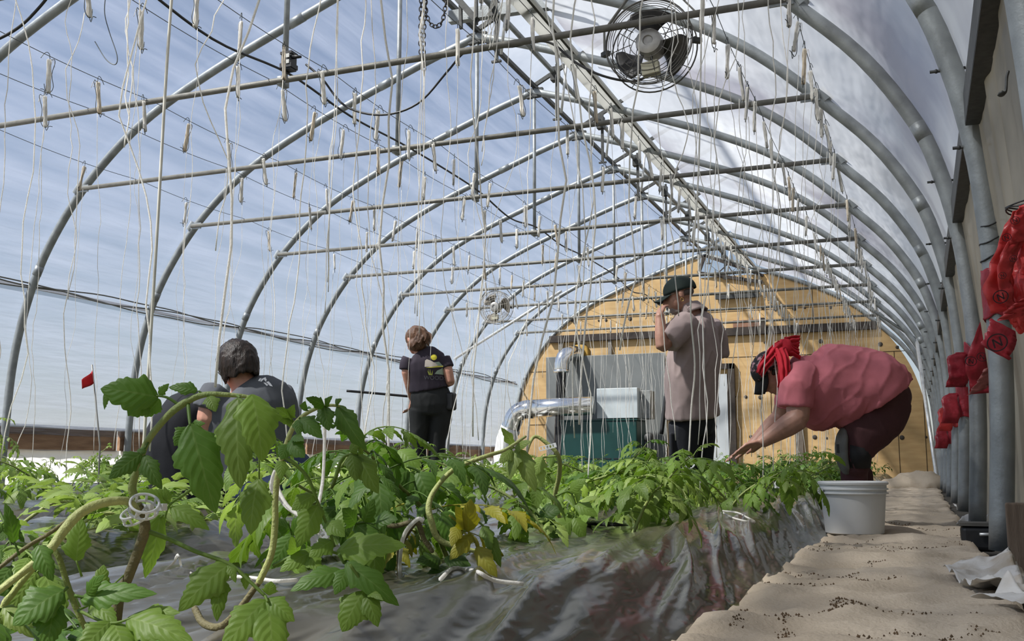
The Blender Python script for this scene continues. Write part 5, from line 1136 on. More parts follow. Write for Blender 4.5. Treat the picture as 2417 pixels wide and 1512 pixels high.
# --- man in the pale mauve shirt
Dm = 7.40; org = V(pd(1635, 1100, Dm)); org.z = -.02
t = thing('person', org, 'standing man in dark cap and mauve short sleeved shirt, hand raised to his face', 'person')
f_ = (-CR*.86+CF*.51).normalized(); l_ = UP.cross(f_)
def m_(px, py, dd=0.0): return pd(px, py, Dm+dd)
body = MB(org)
hc = m_(1603, 697); hg = (-CR*.94-UP*.25+CF*.12).normalized(); hh = UP-hg*UP.dot(hg)
q, R3 = head(body, hc, hg, hh, 1.04)
body.tube([m_(1610, 712), m_(1628, 735), m_(1645, 765)], [.062, .064, .085], 14, rnd=.3)
body.tube([m_(1648, 760), m_(1645, 800), m_(1636, 870), m_(1635, 950), m_(1636, 1000)], [(.16, .09), (.2, .12), (.20, .14), (.20, .14), (.18, .13)], 16, hint=l_)
sh, el, wr = m_(1612, 768, -.17), m_(1563, 818, -.30), m_(1557, 742, -.24)
body.tube([sh, sh.lerp(el, .5), el], [.058, .052, .044], 12, rnd=.5); body.tube([el, el.lerp(wr, .35), wr], [.046, .047, .031], 12, rnd=.5)
hand(body, wr, (m_(1565, 716, -.12)-wr), (CR*.8+CF*.5), (CF*.6-CR*.3), 1.0, .75, .05)
sr, er = m_(1682, 770, .16), m_(1690, 860, .20); body.tube([sr, er, m_(1670, 930, .3)], [.058, .045, .032], 12, rnd=.5); hand(body, m_(1668, 935, .3), -UP, -l_, f_, 1, .3)
for lx, dd, lo in ((1618, -.08, .09), (1652, .08, -.09)):
    body.tube([m_(lx, 980, dd), m_(lx-2, 1090, dd), V((m_(lx, 1100, dd).x, m_(lx, 1100, dd).y, .06))], [.085, .062, .05], 12, rnd=.3)
bo = blob('body', body, SKIN2, t, .0065, 4)
eyes(t, q, R3, org, 1.04, EYE)
mb = MB(org)
mb.tube([m_(1640, 742), m_(1648, 756), m_(1650, 772), m_(1644, 805), m_(1636, 850), m_(1632, 900), m_(1633, 950), m_(1635, 984)], [(.085, .075), (.15, .10), (.215, .12), (.245, .155), (.245, .178), (.24, .182), (.24, .18), (.245, .185)], 22, hint=l_)
mb.tube([m_(1622, 760, -.12), m_(1600, 782, -.22), m_(1576, 806, -.275)], [.088, .090, .092], 16); mb.tube([m_(1676, 764, .12), m_(1690, 800, .17), m_(1692, 840, .19)], [.085, .085, .085], 16)
SHM = cloth('mauve_linen', (.30, .235, .225)); so_ = blob('shirt', mb, SHM, t, .010, 4, .011, (.25, 0, 1), 12, 3)
mb = MB(org); cc = m_(1634, 733); ax = (m_(1622, 716)-m_(1640, 748)).normalized(); u_ = l_; v_ = ax.cross(u_)
mb.grid(lambda a, b: cc+ax*(.045-.075*b)+u_*((.075+.035*b)*math.cos(2*pi*a))+v_*((.075+.035*b)*math.sin(2*pi*a)), 28, 4); mb.build('collar', SHM, so_, solid=.006)
PANT = cloth('black_cloth', (.010, .011, .016)); mb = MB(org)
mb.tube([m_(1636, 962), m_(1636, 990), m_(1634, 1015)], [(.19, .15), (.195, .155), (.17, .14)], 18, hint=l_, rnd=.2)
for lx, kx, dd in ((1616, 1612, -.08), (1654, 1652, .08)):
    p0 = m_(kx, 1100, dd); mb.tube([m_(lx, 1000, dd), m_(kx, 1080, dd), V((p0.x, p0.y, .25)), V((p0.x, p0.y, .06))], [.115, .098, .085, .085], 14)
blob('trousers', mb, PANT, t, .013, 4, .008, (0, 0, 1), 9, 1)
mb = MB(org); p = m_(1598, 1048, -.14); mb.box(p, (.13, .03, .16), Matrix.Rotation(.9, 3, 'Z')); o = mb.build('cargo_pocket', PANT, t, smooth=False); b = o.modifiers.new('b', 'BEVEL'); b.width = .012; b.segments = 2
for kx, dd in ((1612, -.08), (1652, .08)):
    p0 = m_(kx, 1100, dd); mb = MB(org); a = V((p0.x, p0.y, .04)); mb.tube([a-f_*.07, a+f_*.04, a+f_*.18], [(.045, .05), (.05, .045), (.042, .03)], 12, hint=l_, rnd=.7); blob('boot', mb, BLACK, t, .012, 3)
CAPM = cloth('dark_green_cap', (.010, .020, .017)); mb = MB(org); Rh = R3
def dome(a, b):
    th = b*pi*.545; ph = 2*pi*a
    return q(-.014+.116*math.cos(ph)*math.sin(th), .092*math.sin(ph)*math.sin(th), .034+.098*math.cos(th)-.002*math.cos(ph)*math.sin(th))
mb.grid(dome, 32, 10); cap = mb.build('cap', CAPM, t, solid=.004)
mb = MB(org); mb.grid(lambda a, b: q(.075+.105*b*math.cos((a-.5)*1.3)-.02*abs(a-.5)*2, (a-.5)*.15*(1-.25*b), .030-.030*b-.05*(a-.5)**2*4*.4), 12, 6); mb.build('cap_brim', CAPM, cap, solid=.005)
mb = MB(org); mb.ball(q(-.012, 0, .139), .009, None, 10, 6); mb.build('cap_button', CAPM, cap)
GH = cloth('grey_hair', (.10, .08, .07)); mb = MB(org); mb.ball(q(-.030, 0, .006), (.080, .0795, .040), R3); blob('hair', mb, GH, t, .008, 2, .004, (0, 0, 1), 60)
mb = MB(org); mb.ball(q(.058, 0, -.092), (.036, .036, .032), R3); mb.ball(q(.045, 0, -.105), (.03, .04, .022), R3); blob('beard', mb, cloth('grey_beard', (.25, .20, .18)), t, .007, 2, .004, (0, 0, 1), 60)
mb = MB(org)
for b in (-1, 1):
    mb.tube([q(.098, .032*b+.022*math.cos(2*pi*k/16), .002+.018*math.sin(2*pi*k/16)) for k in range(16)], .0016, 5, closed=True); mb.tube([q(.094, .055*b, .008), q(.04, .080*b, .012), q(-.012, .082*b, .016), q(-.03, .080*b, -.004)], .0017, 5)
mb.tube([q(.099, -.011, .006), q(.104, 0, .009), q(.099, .011, .006)], .0016, 5); mb.build('glasses', DARK, t)
mb = MB(org)
for b in (1,):
    mb.tube([q(-.004+.010*math.cos(2*pi*k/14), .090*b, -.045+.012*math.sin(2*pi*k/14)) for k in range(14)], .0018, 5, closed=True)
mb.build('earring', mat('gold', (.7, .45, .12), .25, 1), t)
o = cable('tool_handle', [m_(1578, 900, .22), m_(1570, 950, .2), m_(1561, 1024, .16)], .016, 'black tool handle hanging beside the standing man hip', 'tool handle', BLACK)
# --- woman bending over on the path
Db = 5.65; org = V(pd(2020, 1252, Db)); org.z = .01
t = thing('person', org, 'person in pink tee, maroon trousers and floral cap bending over by bucket', 'person')
def m_(px, py, dd=0.0): return pd(px, py, Db+dd)
body = MB(org); g = (-CR*.70-UP*.71-CF*.06).normalized(); h = (-CR*.70+UP*.72)
hc = m_(1824, 880); q, R3 = head(body, hc, g, h, .97, .9)
body.tube([m_(1835, 880), m_(1855, 880), m_(1885, 890)], [.058, .062, .09], 14, rnd=.3)
body.tube([m_(1885, 895), m_(1940, 915), m_(2020, 915), m_(2090, 935)], [(.13, .10), (.15, .15), (.15, .15), (.15, .14)], 16, hint=CF, rnd=.4)
for s_, dn in ((-1, -.19), (1, .19)):
    if s_ < 0: sh, el, wr, tip = m_(1884, 912, dn*.92), m_(1884, 988, dn-.05), m_(1798, 1043, dn-.02), m_(1737, 1058, dn)
    else: sh, el, wr, tip = m_(1868, 912, dn*.92), m_(1846, 985, dn+.04), m_(1770, 1058, dn-.04), m_(1730, 1070, dn-.08)
    body.tube([sh, sh.lerp(el, .5), el], [.060, .066, .058], 12, rnd=.5); body.tube([el, el.lerp(wr, .3), el.lerp(wr, .65), wr], [.060, .059, .046, .033], 12, rnd=.5)
    hand(body, wr, tip-wr, (-UP*.9-CR*.2), (CR*.0-CF*.9*s_*-1-UP*.2) if s_ > 0 else (CF*.8-UP*.3), .98, .45, .3, (.5, .8))
for dn, fx in ((-.11, 2020), (.13, 2034)):
    p = m_(fx, 1200, dn); body.tube([m_(2088, 945, dn*.7), m_(2045, 1020, dn*.9), m_(2018, 1075, dn), V((p.x, p.y, .2)), V((p.x, p.y, .08))], [.06, .07, .05, .05, .045], 12, rnd=.3)
blob('body', body, SKIN2, t, .0062, 4)
eyes(t, q, R3, org, .97, EYE)
PINK = cloth('pink_tee', (.50, .145, .17)); mb = MB(org)
mb.tube([m_(2067, 936), m_(2060, 925), m_(2048, 915), m_(2018, 910), m_(1968, 910), m_(1922, 912), m_(1893, 897), m_(1872, 880), m_(1858, 872)], [(.245, .212), (.245, .218), (.24, .218), (.225, .208), (.228, .226), (.225, .222), (.20, .165), (.135, .11), (.085, .075)], 26, hint=CF)
mb.ball(m_(1935, 962, -.02), (.13, .17, .125), None, 16, 12)
mb.ball(m_(1998, 968, -.02), (.11, .17, .11), None, 16, 12)
for dn in (-.12, .12): mb.ball(m_(2002, 945, dn), (.105, .11, .105), None, 16, 12); mb.ball(m_(2050, 915, dn), (.11, .12, .10), None, 16, 12)
for dn, o2 in ((-.19, 0), (.19, -14)): mb.tube([m_(1896+o2, 884, dn*.7), m_(1880+o2, 915, dn), m_(1878+o2, 960, dn*1.08)], [.080, .088, .088], 16); mb.ball(m_(1896+o2, 886, dn*.72), .085)
so_ = blob('tee_shirt', mb, PINK, t, .009, 4, .013, (CR*.62+UP*.78), 13, 2)
MAR = cloth('maroon_trousers', (.065, .022, .024)); mb = MB(org)
mb.tube([m_(2030, 915), m_(2062, 924), m_(2088, 935), m_(2106, 944)], [(.17, .14), (.195, .175), (.195, .165), (.15, .11)], 20, hint=CF, rnd=.6)
for dn, fx in ((-.11, 2020), (.13, 2034)):
    p = m_(fx, 1200, dn)
    mb.tube([m_(2092, 938, dn*.75), m_(2071, 978, dn*.8), m_(2040, 1025, dn), m_(2020, 1072, dn), m_(2019, 1105, dn), V((p.x, p.y, .32)), V((p.x, p.y, .10))], [(.095, .145), (.105, .158), (.11, .126), (.085, .075), (.08, .068), (.078, .068), (.075, .066)], 16, hint=CF, rnd=.5)
blob('trousers', mb, MAR, t, .012, 5, .010, (CR*.6-UP), 7, 5)
KP = mat('grey_kneepad', (.13, .13, .12), .7, 0, .15, 20, .2, 60)
for dn in (-.11, .13):
    mb = MB(org); c1, c2, c3, c4 = m_(1990, 1018, dn), m_(1986, 1050, dn), m_(1988, 1085, dn), m_(1996, 1112, dn)
    mb.tube(curve([c1, c2, c3, c4], 4), [(.05, .018), (.07, .022), (.078, .024), (.08, .025), (.08, .026), (.08, .026), (.08, .025), (.08, .025), (.078, .024), (.075, .023), (.07, .022), (.06, .02), (.045, .016)], 14, hint=CF, rnd=.6); kp_ = mb.build('knee_pad', KP, t)
    mb = MB(org); mb.box(m_(1980, 1058, dn-.01), (.02, .05, .045)); mb.build('pad_slot', BLACK, kp_, smooth=False)
    mb = MB(org); mb.tube([m_(2026, 1052, dn), m_(2021, 1075, dn), m_(2021, 1100, dn)], [(.095, .088), (.092, .080), (.088, .074)], 18, hint=CF); mb.build('knee_strap', mat('black_neoprene', (.006, .006, .007), .7), t)
for dn, fx in ((-.11, 2020), (.13, 2034)):
    p = m_(fx, 1200, dn); a = V((p.x, p.y, .055)); mb = MB(org); mb.tube([a+CR*.07, a-CR*.03, a-CR*.17], [(.042, .045), (.048, .045), (.042, .03)], 12, hint=CF, rnd=.7); mb.tube([a+UP*.01, a+UP*.10], .055, 12); blob('boot', mb, cloth('brown_boot', (.06, .035, .025)), t, .012, 3)
FLO = mat('floral_cap', (.012, .010, .012), .85, 0, 0, 34, .2, 200, (1, 1, 1), (.45, .25, .28), thr=(.50, .60)); mb = MB(org)
mb.grid(lambda a, b: q(-.005+.108*math.cos(2*pi*a)*math.sin(b*pi*.54), .092*math.sin(2*pi*a)*math.sin(b*pi*.54), .038+.092*math.cos(b*pi*.54)), 32, 10); cap = mb.build('cap', FLO, t, solid=.004)
mb = MB(org); vb, vt = m_(1782, 868), m_(1786, 930)
mb.grid(lambda a, b: vb.lerp(vt, b)+CR*(-.012+.050*(1-math.cos((a-.5)*pi))+.012*math.sin(b*pi))+CF*((a-.5)*.17*math.sqrt(max(.05, 1-(b*.92)**2.4))), 14, 10); mb.build('cap_brim', cloth('black_brim', (.008, .008, .009)), cap, solid=.006)
HR = mat('dark_brown_hair', (.018, .011, .008), .5, 0, .4, 30, .4, 120, (1, 1, .2)); mb = MB(org); mb.ball(q(-.050, 0, -.012), (.062, .082, .082), R3); mb.ball(q(-.005, 0, .010), (.05, .086, .035), R3); blob('hair', mb, HR, t, .008, 2, .005, (0, 0, 1), 50)
REDS = cloth('red_scarf', (.55, .018, .035)); mb = MB(org)
def rib(pts, w0, w1, up, seed, bulge=.012):
    c = curve([m_(*p_) for p_ in pts], 5); n = len(c)-1; up = V(up).normalized()
    def fn(u, v):
        k = min(n, int(u*n+.5)); w_ = w0*(1-u)+w1*u; s_ = v-.5
        return c[k]+up*(s_*w_*(1+.12*nz((u*5, 0, seed))))-CF*(bulge*(1-4*s_*s_))+CF*(.010*math.sin(v*17+2*nz((u*3, seed, 0)))+.008*nz((u*7, v*4, seed)))
    mb.grid(fn, n, 16)
rib([(1792, 884, -.075), (1802, 864, -.098), (1818, 842, -.10), (1836, 825, -.085), (1852, 815, -.05)], .045, .085, CR*.75-UP*.65, 1)
rib([(1838, 822, -.085), (1846, 842, -.13), (1851, 868, -.165), (1849, 894, -.17), (1846, 914, -.16)], .075, .050, CR, 2, .018)
rib([(1850, 815, -.04), (1866, 808, -.03), (1886, 804, -.01)], .085, .060, UP+CR*.2, 3)
rib([(1850, 822, -.05), (1868, 826, -.06), (1886, 836, -.05)], .080, .060, UP-CR*.3, 4)
rib([(1852, 812, .02), (1868, 812, .05), (1884, 820, .06)], .080, .070, UP, 5)
sc_ = mb.build('head_scarf', REDS, t, solid=.004)
kn = wad(m_(1853, 819, -.045), .040, .034, .042, 5, 30, 20, .18); kn.o = V(org); kn.build('scarf_knot', REDS, sc_)
# --- woman walking away at the back
Dw = 9.30; org = V(pd(1010, 1190, Dw)); org.z = -.02
t = thing('person', org, 'person with brown ponytail and printed plum tee shirt, seen from behind', 'person')
def m_(px, py, dd=0.0): return pd(px, py, Dw+dd)
body = MB(org); hc = m_(980, 803, .03); g = (CF*.72-CR*.62-UP*.35).normalized(); q, R3 = head(body, hc, g, UP, .98, .9)
body.tube([m_(984, 815, .02), m_(992, 830), m_(1000, 850)], [.052, .055, .08], 12, rnd=.3)
body.tube([m_(1002, 848), m_(1008, 880), m_(1014, 920), m_(1017, 960)], [(.15, .08), (.15, .10), (.15, .10), (.16, .12)], 14, hint=CR)
la = [m_(961, 850), m_(960, 880, -.02), m_(966, 908, .0), m_(972, 930, .10)]
body.tube(la[:3], [.052, .046, .041], 12, rnd=.5); body.tube([la[2], m_(970, 925, .06), m_(973, 940, .12)], [.042, .040, .030], 12, rnd=.5); hand(body, m_(973, 942, .12), (-CR*.2+CF*.3-UP*.7), -CR, CF, 1, .9)
body.tube([m_(1050, 850), m_(1058, 878, -.04), m_(1063, 900, -.05)], [.052, .046, .041], 12, rnd=.5); body.tube([m_(1063, 900, -.05), m_(1055, 905, .1), m_(1046, 900, .22)], [.042, .036, .028], 12, rnd=.5); hand(body, m_(1044, 899, .24), CF, -UP, -CR, 1, .7)
for lx, kx in ((994, 990), (1040, 1030)):
    p = m_(kx, 1100); body.tube([m_(lx, 975), m_(kx, 1060), V((p.x, p.y, .06))], [.08, .05, .045], 10, rnd=.3)
blob('body', body, SKIN, t, .007, 4)
PLUM = cloth('plum_tee', (.030, .022, .034)); mb = MB(org)
mb.tube([m_(991, 828), m_(996, 836), m_(1003, 848), m_(1007, 870), m_(1010, 895), m_(1014, 918)], [(.075, .065), (.13, .08), (.185, .105), (.178, .125), (.172, .127), (.190, .140)], 20, hint=CR)
mb.tube([m_(966, 846), m_(960, 858, -.01), m_(959, 872, -.015)], [.068, .066, .066], 14); mb.tube([m_(1046, 846), m_(1054, 860, -.02), m_(1057, 868, -.03)], [.068, .064, .064], 14)
so_ = blob('tee_shirt', mb, PLUM, t, .010, 5, .006, (0, 0, 1), 9, 4)
bv = bvh_of(so_); c = m_(1027, 868, -.1); u, v = CR, UP; S_ = 1/260.
def circ(x, y, r, n=18): return [(x+r*math.cos(2*pi*k/n), y+r*math.sin(2*pi*k/n)) for k in range(n)]
def px_(l): return [((x-1027)*S_, (868-y)*S_) for x, y in l]
prt = lambda n, cc: mat(n, cc, .8, 0, .05)
decal([circ((1024-1027)*S_, (843-868)*-S_, 7*S_)], c, u, v, bv, org, prt('print_yellow', (.70, .62, .05)), so_, 'printed_sun')
decal([px_([(1003, 866), (1004, 851), (1008, 848), (1017, 851), (1024, 855), (1030, 856), (1034, 862), (1020, 866)])], c, u, v, bv, org, prt('print_cream', (.68, .60, .52)), so_, 'printed_mountain')
decal([px_([(1026, 855), (1036, 853), (1044, 862), (1034, 863)])], c, u, v, bv, org, prt('print_sage', (.30, .38, .30)), so_, 'printed_hill')
decal([px_([(1005, 868), (1030, 863), (1045, 862), (1045, 865), (1020, 868)])], c, u, v, bv, org, prt('print_yellow2', (.66, .60, .10)), so_, 'printed_shore')
decal([px_([(1026, 882), (1032, 874), (1040, 870), (1044, 867), (1047, 880), (1046, 883)])], c, u, v, bv, org, prt('print_green', (.33, .42, .33)), so_, 'printed_bush')
decal([px_([(1013, 885), (1009, 874), (1014, 881)]), px_([(1015, 885), (1016, 871), (1018, 885)]), px_([(1018, 885), (1022, 873), (1021, 885)]), px_([(1013, 885), (1012, 870), (1015, 884)])], c, u, v, bv, org, prt('print_grass', (.55, .58, .12)), so_, 'printed_grass', sub=2)
lay(text_bm('WOODS', 13*S_), m_(1027, 892, -.1), u, v, u.cross(v), bv, org, prt('print_grey', (.13, .13, .15)), so_, 'printed_word', .004)
BLK = cloth('black_jeans', (.016, .017, .017)); mb = MB(org)
mb.tube([m_(1014, 912), m_(1016, 930), m_(1019, 952), m_(1018, 972)], [(.160, .112), (.182, .142), (.19, .155), (.17, .14)], 18, hint=CR, rnd=.15)
for lx, kx, ex in ((992, 988, 984), (1043, 1033, 1027)):
    p = m_(ex, 1100); mb.tube([m_(lx, 965), m_(lx-1, 990), m_(kx, 1035), V((p.x, p.y, .3)), V((p.x, p.y, .06))], [(.098, .115), (.095, .105), (.078, .085), (.066, .07), (.066, .07)], 14, hint=CR)
blob('trousers', mb, BLK, t, .011, 4, .007, (CR*.3+UP), 9, 7)
mb = MB(org); mb.box(m_(1062, 947, -.04), (.10, .10, .16)); o = mb.build('tool_pouch', BLACK, t, smooth=False); b = o.modifiers.new('b', 'BEVEL'); b.width = .02; b.segments = 3
for ex in (984, 1027):
    p = m_(ex, 1100); a = V((p.x, p.y, .04)); mb = MB(org); mb.tube([a-CF*.06, a+CF*.04, a+CF*.17], [.045, .045, .035], 12, rnd=.7); blob('boot', mb, BLACK, t, .013, 3)
HB = mat('brown_hair', (.060, .026, .012), .5, 0, 0, 14, .5, 90, (3, 3, .6), (.14, .065, .030)); mb = MB(org)
mb.ball(q(-.020, 0, .030), (.108, .088, .098), R3, 18, 12); mb.ball(m_(985, 812, -.02), (.09, .08, .07), None, 16, 10)
rr = random.Random(8)
for k in range(46):
    a = m_(988+rr.uniform(-9, 9), 776+rr.uniform(-5, 5), -.06); b = m_(996+rr.uniform(-22, 20), 812+rr.uniform(-14, 10), -.09+rr.uniform(-.03, .03)); mid = a.lerp(b, .5)+CR*rr.uniform(-.01, .05)+UP*rr.uniform(0, .03)
    cc = curve([a, mid, b], 3); mb.tube(cc, [.016, .016, .014, .012, .010, .007, .004], 5)
blob('hair', mb, HB, t, .0075, 1, .006, (0, 0, 1), 40)
hp = m_(974, 946, .12)
cable('rake_handle', [m_(818, 922, .05), m_(890, 928, .08), m_(976, 936, .12), m_(1000, 938, .14)], .0115, 'dark straight tool handle held level by the woman seen from behind', 'tool handle', BLACK)
# --- kneeling woman with dark bob
Ds = 5.30; KS_ = Ds/4.40; org = V(pd(600, 1270, Ds)); org.z = -.02
t = thing('person', org, 'kneeling person with dark bobbed hair and charcoal tee, back turned', 'person')
def m_(px, py, dd=0.0): return pd(px, py, Ds+dd*KS_)
class MBk(MB):
    def tube(s, pts, r, *a, **k):
        if isinstance(r, (list, tuple)): r = [tuple(e*KS_ for e in q_) if isinstance(q_, (list, tuple)) else q_*KS_ for q_ in r]
        else: r = r*KS_
        MB.tube(s, pts, r, *a, **k)
f_ = (CF*.85-CR*.52).normalized(); l_ = UP.cross(f_)
body = MBk(org); hc = m_(556, 864, .02); g = (CF*.55-CR*.78-UP*.38).normalized(); q, R3 = head(body, hc, g, UP, .86, .9)
body.tube([m_(562, 885), m_(574, 905), m_(586, 930)], [.052, .056, .09], 12, rnd=.3)
body.tube([m_(590, 935), m_(592, 980), m_(606, 1050), m_(622, 1110), m_(640, 1150)], [(.15, .08), (.16, .10), (.16, .11), (.17, .12), (.17, .13)], 14, hint=l_, rnd=.2)
body.tube([m_(506, 935, -.08), m_(494, 985, -.10), m_(494, 1040, -.06)], [.056, .052, .046], 12, rnd=.5); body.tube([m_(494, 1040, -.06), m_(500, 1072, .04), m_(506, 1100, .14)], [.047, .043, .032], 12, rnd=.5)
body.tube([m_(660, 935, .10), m_(672, 1000, .15), m_(660, 1060, .25)], [.056, .046, .035], 12, rnd=.5)
hand(body, m_(668, 1066, .26), (f_-UP*.4), -UP, l_, 1, .5)
kz = [(m_(640, 1150, dn), dn) for dn in (-.10, .12)]
for p, dn in kz:
    k_ = p+f_*.42; k_.z = .08; body.tube([p, k_], [.08, .065], 12, rnd=.6); a_ = k_-f_*.42; a_.z = .06; body.tube([k_, a_], [.055, .045], 12, rnd=.6)
blob('body', body, SKIN, t, .0065, 4)
GREY = cloth('charcoal_tee', (.080, .086, .098)); mb = MBk(org)
mb.tube([m_(574, 908), m_(580, 915), m_(587, 928), m_(590, 948), m_(590, 980), m_(600, 1030), m_(615, 1080), m_(628, 1122)], [(.07, .06), (.115, .075), (.17, .10), (.20, .125), (.205, .135), (.195, .14), (.185, .145), (.19, .15)], 22, hint=l_)
mb.tube([m_(516, 928, -.06), m_(502, 948, -.09), m_(493, 968, -.10)], [.078, .074, .071], 16); mb.tube([m_(652, 930, .08), m_(666, 955, .11), m_(672, 985, .14)], [.074, .070, .068], 16)
so_ = blob('tee_shirt', mb, GREY, t, .009, 5, .008, (CR*.2+UP), 8, 6)
bv = bvh_of(so_); S_ = 1/456.; c = m_(611, 893, -.15); u = (CR*.95-UP*.22).normalized(); v = (UP-u*UP.dot(u)).normalized(); n_ = u.cross(v)
def px_(l): return [((x-611)*S_, (893-y)*S_) for x, y in l]
WP = prt('print_white', (.85, .85, .85))
lay_c = lambda polys, nm: decal(polys, c, u, v, bv, org, WP, so_, nm, .003, 2)
lay_c([px_([(595, 897), (595, 890), (599, 889), (599, 897)]), px_([(600, 897), (600, 890), (605, 884), (611, 890), (611, 895), (605, 890), (603, 897)]), px_([(608, 898), (612, 897), (620, 901), (618, 904)]), px_([(612, 895), (616, 892), (624, 897), (630, 902), (624, 902)])], 'printed_mark')
JE = cloth('blue_jeans', (.020, .036, .085)); mb = MBk(org)
mb.tube([m_(630, 1110), m_(642, 1140), m_(648, 1170)], [(.18, .14), (.20, .17), (.16, .15)], 18, hint=l_, rnd=.3)
for p, dn in kz:
    k_ = p+f_*.42; k_.z = .09; mb.tube([p-UP*.02, p.lerp(k_, .5), k_], [.12, .105, .085], 14, rnd=.5); a_ = k_-f_*.45; a_.z = .075; mb.tube([k_, k_.lerp(a_, .4), a_], [.085, .082, .06], 14, rnd=.5)
blob('jeans', mb, JE, t, .012, 4, .008, (CR+UP*.3), 9, 2)
for p, dn in kz:
    a_ = p-f_*.02; a_.z = .05; mb = MBk(org); mb.tube([a_, a_-f_*.16], [.045, .04], 12, rnd=.7); mb.build('shoe', BLACK, t)
mb = MB(org)
mb.ball(q(-.024, 0, .032), (.114, .100, .108), R3, 20, 14)
rr = random.Random(12)
for k in range(70):
    a0 = rr.uniform(-1.9, 2.3); top_ = q(-.02+.06*math.cos(a0)*-1*.6, .06*math.sin(a0), .128); 
    md = q(-.028-.106*math.cos(a0), .104*math.sin(a0), .02+rr.uniform(-.01, .01)); en = q(-.036-.098*math.cos(a0), .094*math.sin(a0)+.004, -.098+rr.uniform(-.018, .014))
    mb.tube(curve([top_, md, md.lerp(en, .6), en], 3), [.015]*6+[.014, .011, .009, .005], 6)
HD = mat('near_black_hair', (.006, .004, .003), .42, 0, 0, 22, .5, 60, (3, 3, .25), (.030, .018, .012), spec=.3); hb = blob('hair', mb, HD, t, .007, 3, .006, (0, 0, 1), 45)
mb = MB(org); mb.tube([q(.09, .055, .010), q(.03, .083, .008), q(-.01, .084, .008)], .0028, 6); mb.tube([q(.105, .05, .002), q(.108, .03, -.012), q(.106, .01, .002), q(.104, .03, .014)], .0025, 6, closed=True); mb.build('glasses', DARK, t)
mb = MB(org); hand(mb, m_(506, 1102, .15), (f_*.5-UP*.8), f_, -l_, 1.1, .6); blob('glove', mb, BLACK, t, .007, 3)
# dark bulky form left of her, not identified
mb = MB(); Dk = 5.65
ps = [(492, 950, 40), (488, 956, 62), (470, 975, 76), (452, 1010, 92), (440, 1050, 100), (438, 1090, 100), (446, 1140, 92), (455, 1190, 90), (455, 1235, 88), (455, 1258, 80)]
mb.tube([pd(x, y, Dk) for x, y, w_ in ps], [(w_/2420*Dk, .19) for x, y, w_ in ps], 24, hint=CR)
p = pd(455, 1258, Dk); mb.o = V((p.x, p.y, -.02))
o = blob('bulk', mb, cloth('navy_bulk', (.006, .007, .011)), None, .014, 5, .012, (0, 0, 1), 6); o.location = mb.o
tag(o, 'bulky dark navy form standing left of the kneeling person', 'bulk')
# ------------------------------------------------------------------ light and camera
w = bpy.data.worlds.new('sky'); SC.world = w; w.use_nodes = True; nt = w.node_tree; N = nt.nodes; L = nt.links
bg = N['Background']; sky = N.new('ShaderNodeTexSky'); sky.sky_type = 'NISHITA'; sky.sun_disc = False
sky.sun_elevation = math.radians(48); sky.sun_rotation = math.radians(228); sky.altitude = 300; sky.air_density = 1.0; sky.dust_density = .6; sky.ozone_density = 1.5
tc = N.new('ShaderNodeTexCoord'); n = N.new('ShaderNodeTexNoise'); n.inputs['Scale'].default_value = 1.6; n.inputs['Detail'].default_value = 7; n.inputs['Roughness'].default_value = .58
mp = N.new('ShaderNodeMapping'); mp.inputs['Scale'].default_value = (1, 1, 2.2); L.new(tc.outputs['Generated'], mp.inputs[0]); L.new(mp.outputs[0], n.inputs['Vector'])
sx = N.new('ShaderNodeSeparateXYZ'); L.new(tc.outputs['Generated'], sx.inputs[0])
ad = N.new('ShaderNodeMath'); ad.operation = 'MULTIPLY_ADD'; ad.inputs[1].default_value = .45; L.new(sx.outputs[0], ad.inputs[0]); L.new(n.outputs[0], ad.inputs[2])
cr = N.new('ShaderNodeValToRGB'); cr.color_ramp.elements[0].position = .56; cr.color_ramp.elements[1].position = .84
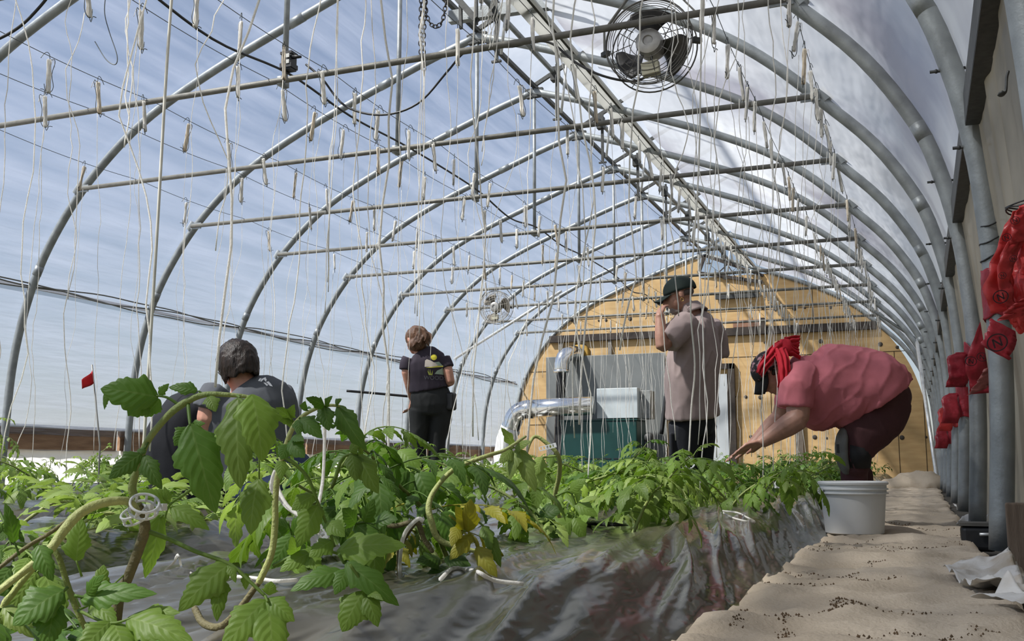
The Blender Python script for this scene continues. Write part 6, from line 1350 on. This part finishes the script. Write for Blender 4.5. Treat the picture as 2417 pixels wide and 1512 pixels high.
cr.color_ramp.elements[0].color = (0, 0, 0, 1); cr.color_ramp.elements[1].color = (1, 1, 1, 1); L.new(ad.outputs[0], cr.inputs[0])
mx = N.new('ShaderNodeMix'); mx.data_type = 'RGBA'; mx.inputs[7].default_value = (4.7, 4.75, 5.0, 1)
hz = N.new('ShaderNodeMapRange'); hz.inputs['From Min'].default_value = .02; hz.inputs['From Max'].default_value = .36; hz.inputs['To Min'].default_value = 1; hz.inputs['To Max'].default_value = 0; L.new(sx.outputs[2], hz.inputs[0])
hm = N.new('ShaderNodeMath'); hm.operation = 'MULTIPLY'; hm.inputs[1].default_value = .62; L.new(hz.outputs[0], hm.inputs[0])
hx = N.new('ShaderNodeMath'); hx.operation = 'MAXIMUM'; L.new(cr.outputs[0], hx.inputs[0]); L.new(hm.outputs[0], hx.inputs[1])
L.new(hx.outputs[0], mx.inputs[0]); L.new(sky.outputs[0], mx.inputs[6]); L.new(mx.outputs[2], bg.inputs[0]); bg.inputs[1].default_value = .072
sl = bpy.data.lights.new('sun', 'SUN'); sl.energy = 6.5; sl.angle = math.radians(2.5); sl.color = (1, .965, .91)
so = bpy.data.objects.new('sun', sl); COL.objects.link(so); d = V((.58, .52, -.92)); so.rotation_euler = d.to_track_quat('-Z', 'Y').to_euler(); so.location = (-12, -8, 14)
cd = bpy.data.cameras.new('camera'); co = bpy.data.objects.new('camera', cd); COL.objects.link(co); SC.camera = co
cd.sensor_fit = 'HORIZONTAL'; cd.sensor_width = 36; cd.lens = 36*FPX/2417; cd.clip_start = .05; cd.clip_end = 400
co.location = (0, 0, CAMZ); co.rotation_euler = (pi/2+PITCH, 0, YAW)
cd.dof.use_dof = False
SC.view_settings.view_transform = 'Standard'; SC.view_settings.look = 'None'; SC.view_settings.gamma = 1; SC.view_settings.exposure = 0.62; SC.view_settings.use_curve_mapping = False
SC.cycles.transparent_max_bounces = 24; SC.cycles.max_bounces = 7; SC.cycles.diffuse_bounces = 3; SC.cycles.transmission_bounces = 4; SC.cycles.glossy_bounces = 3
SC.cycles.sample_clamp_indirect = 6; SC.cycles.caustics_reflective = False; SC.cycles.caustics_refractive = False
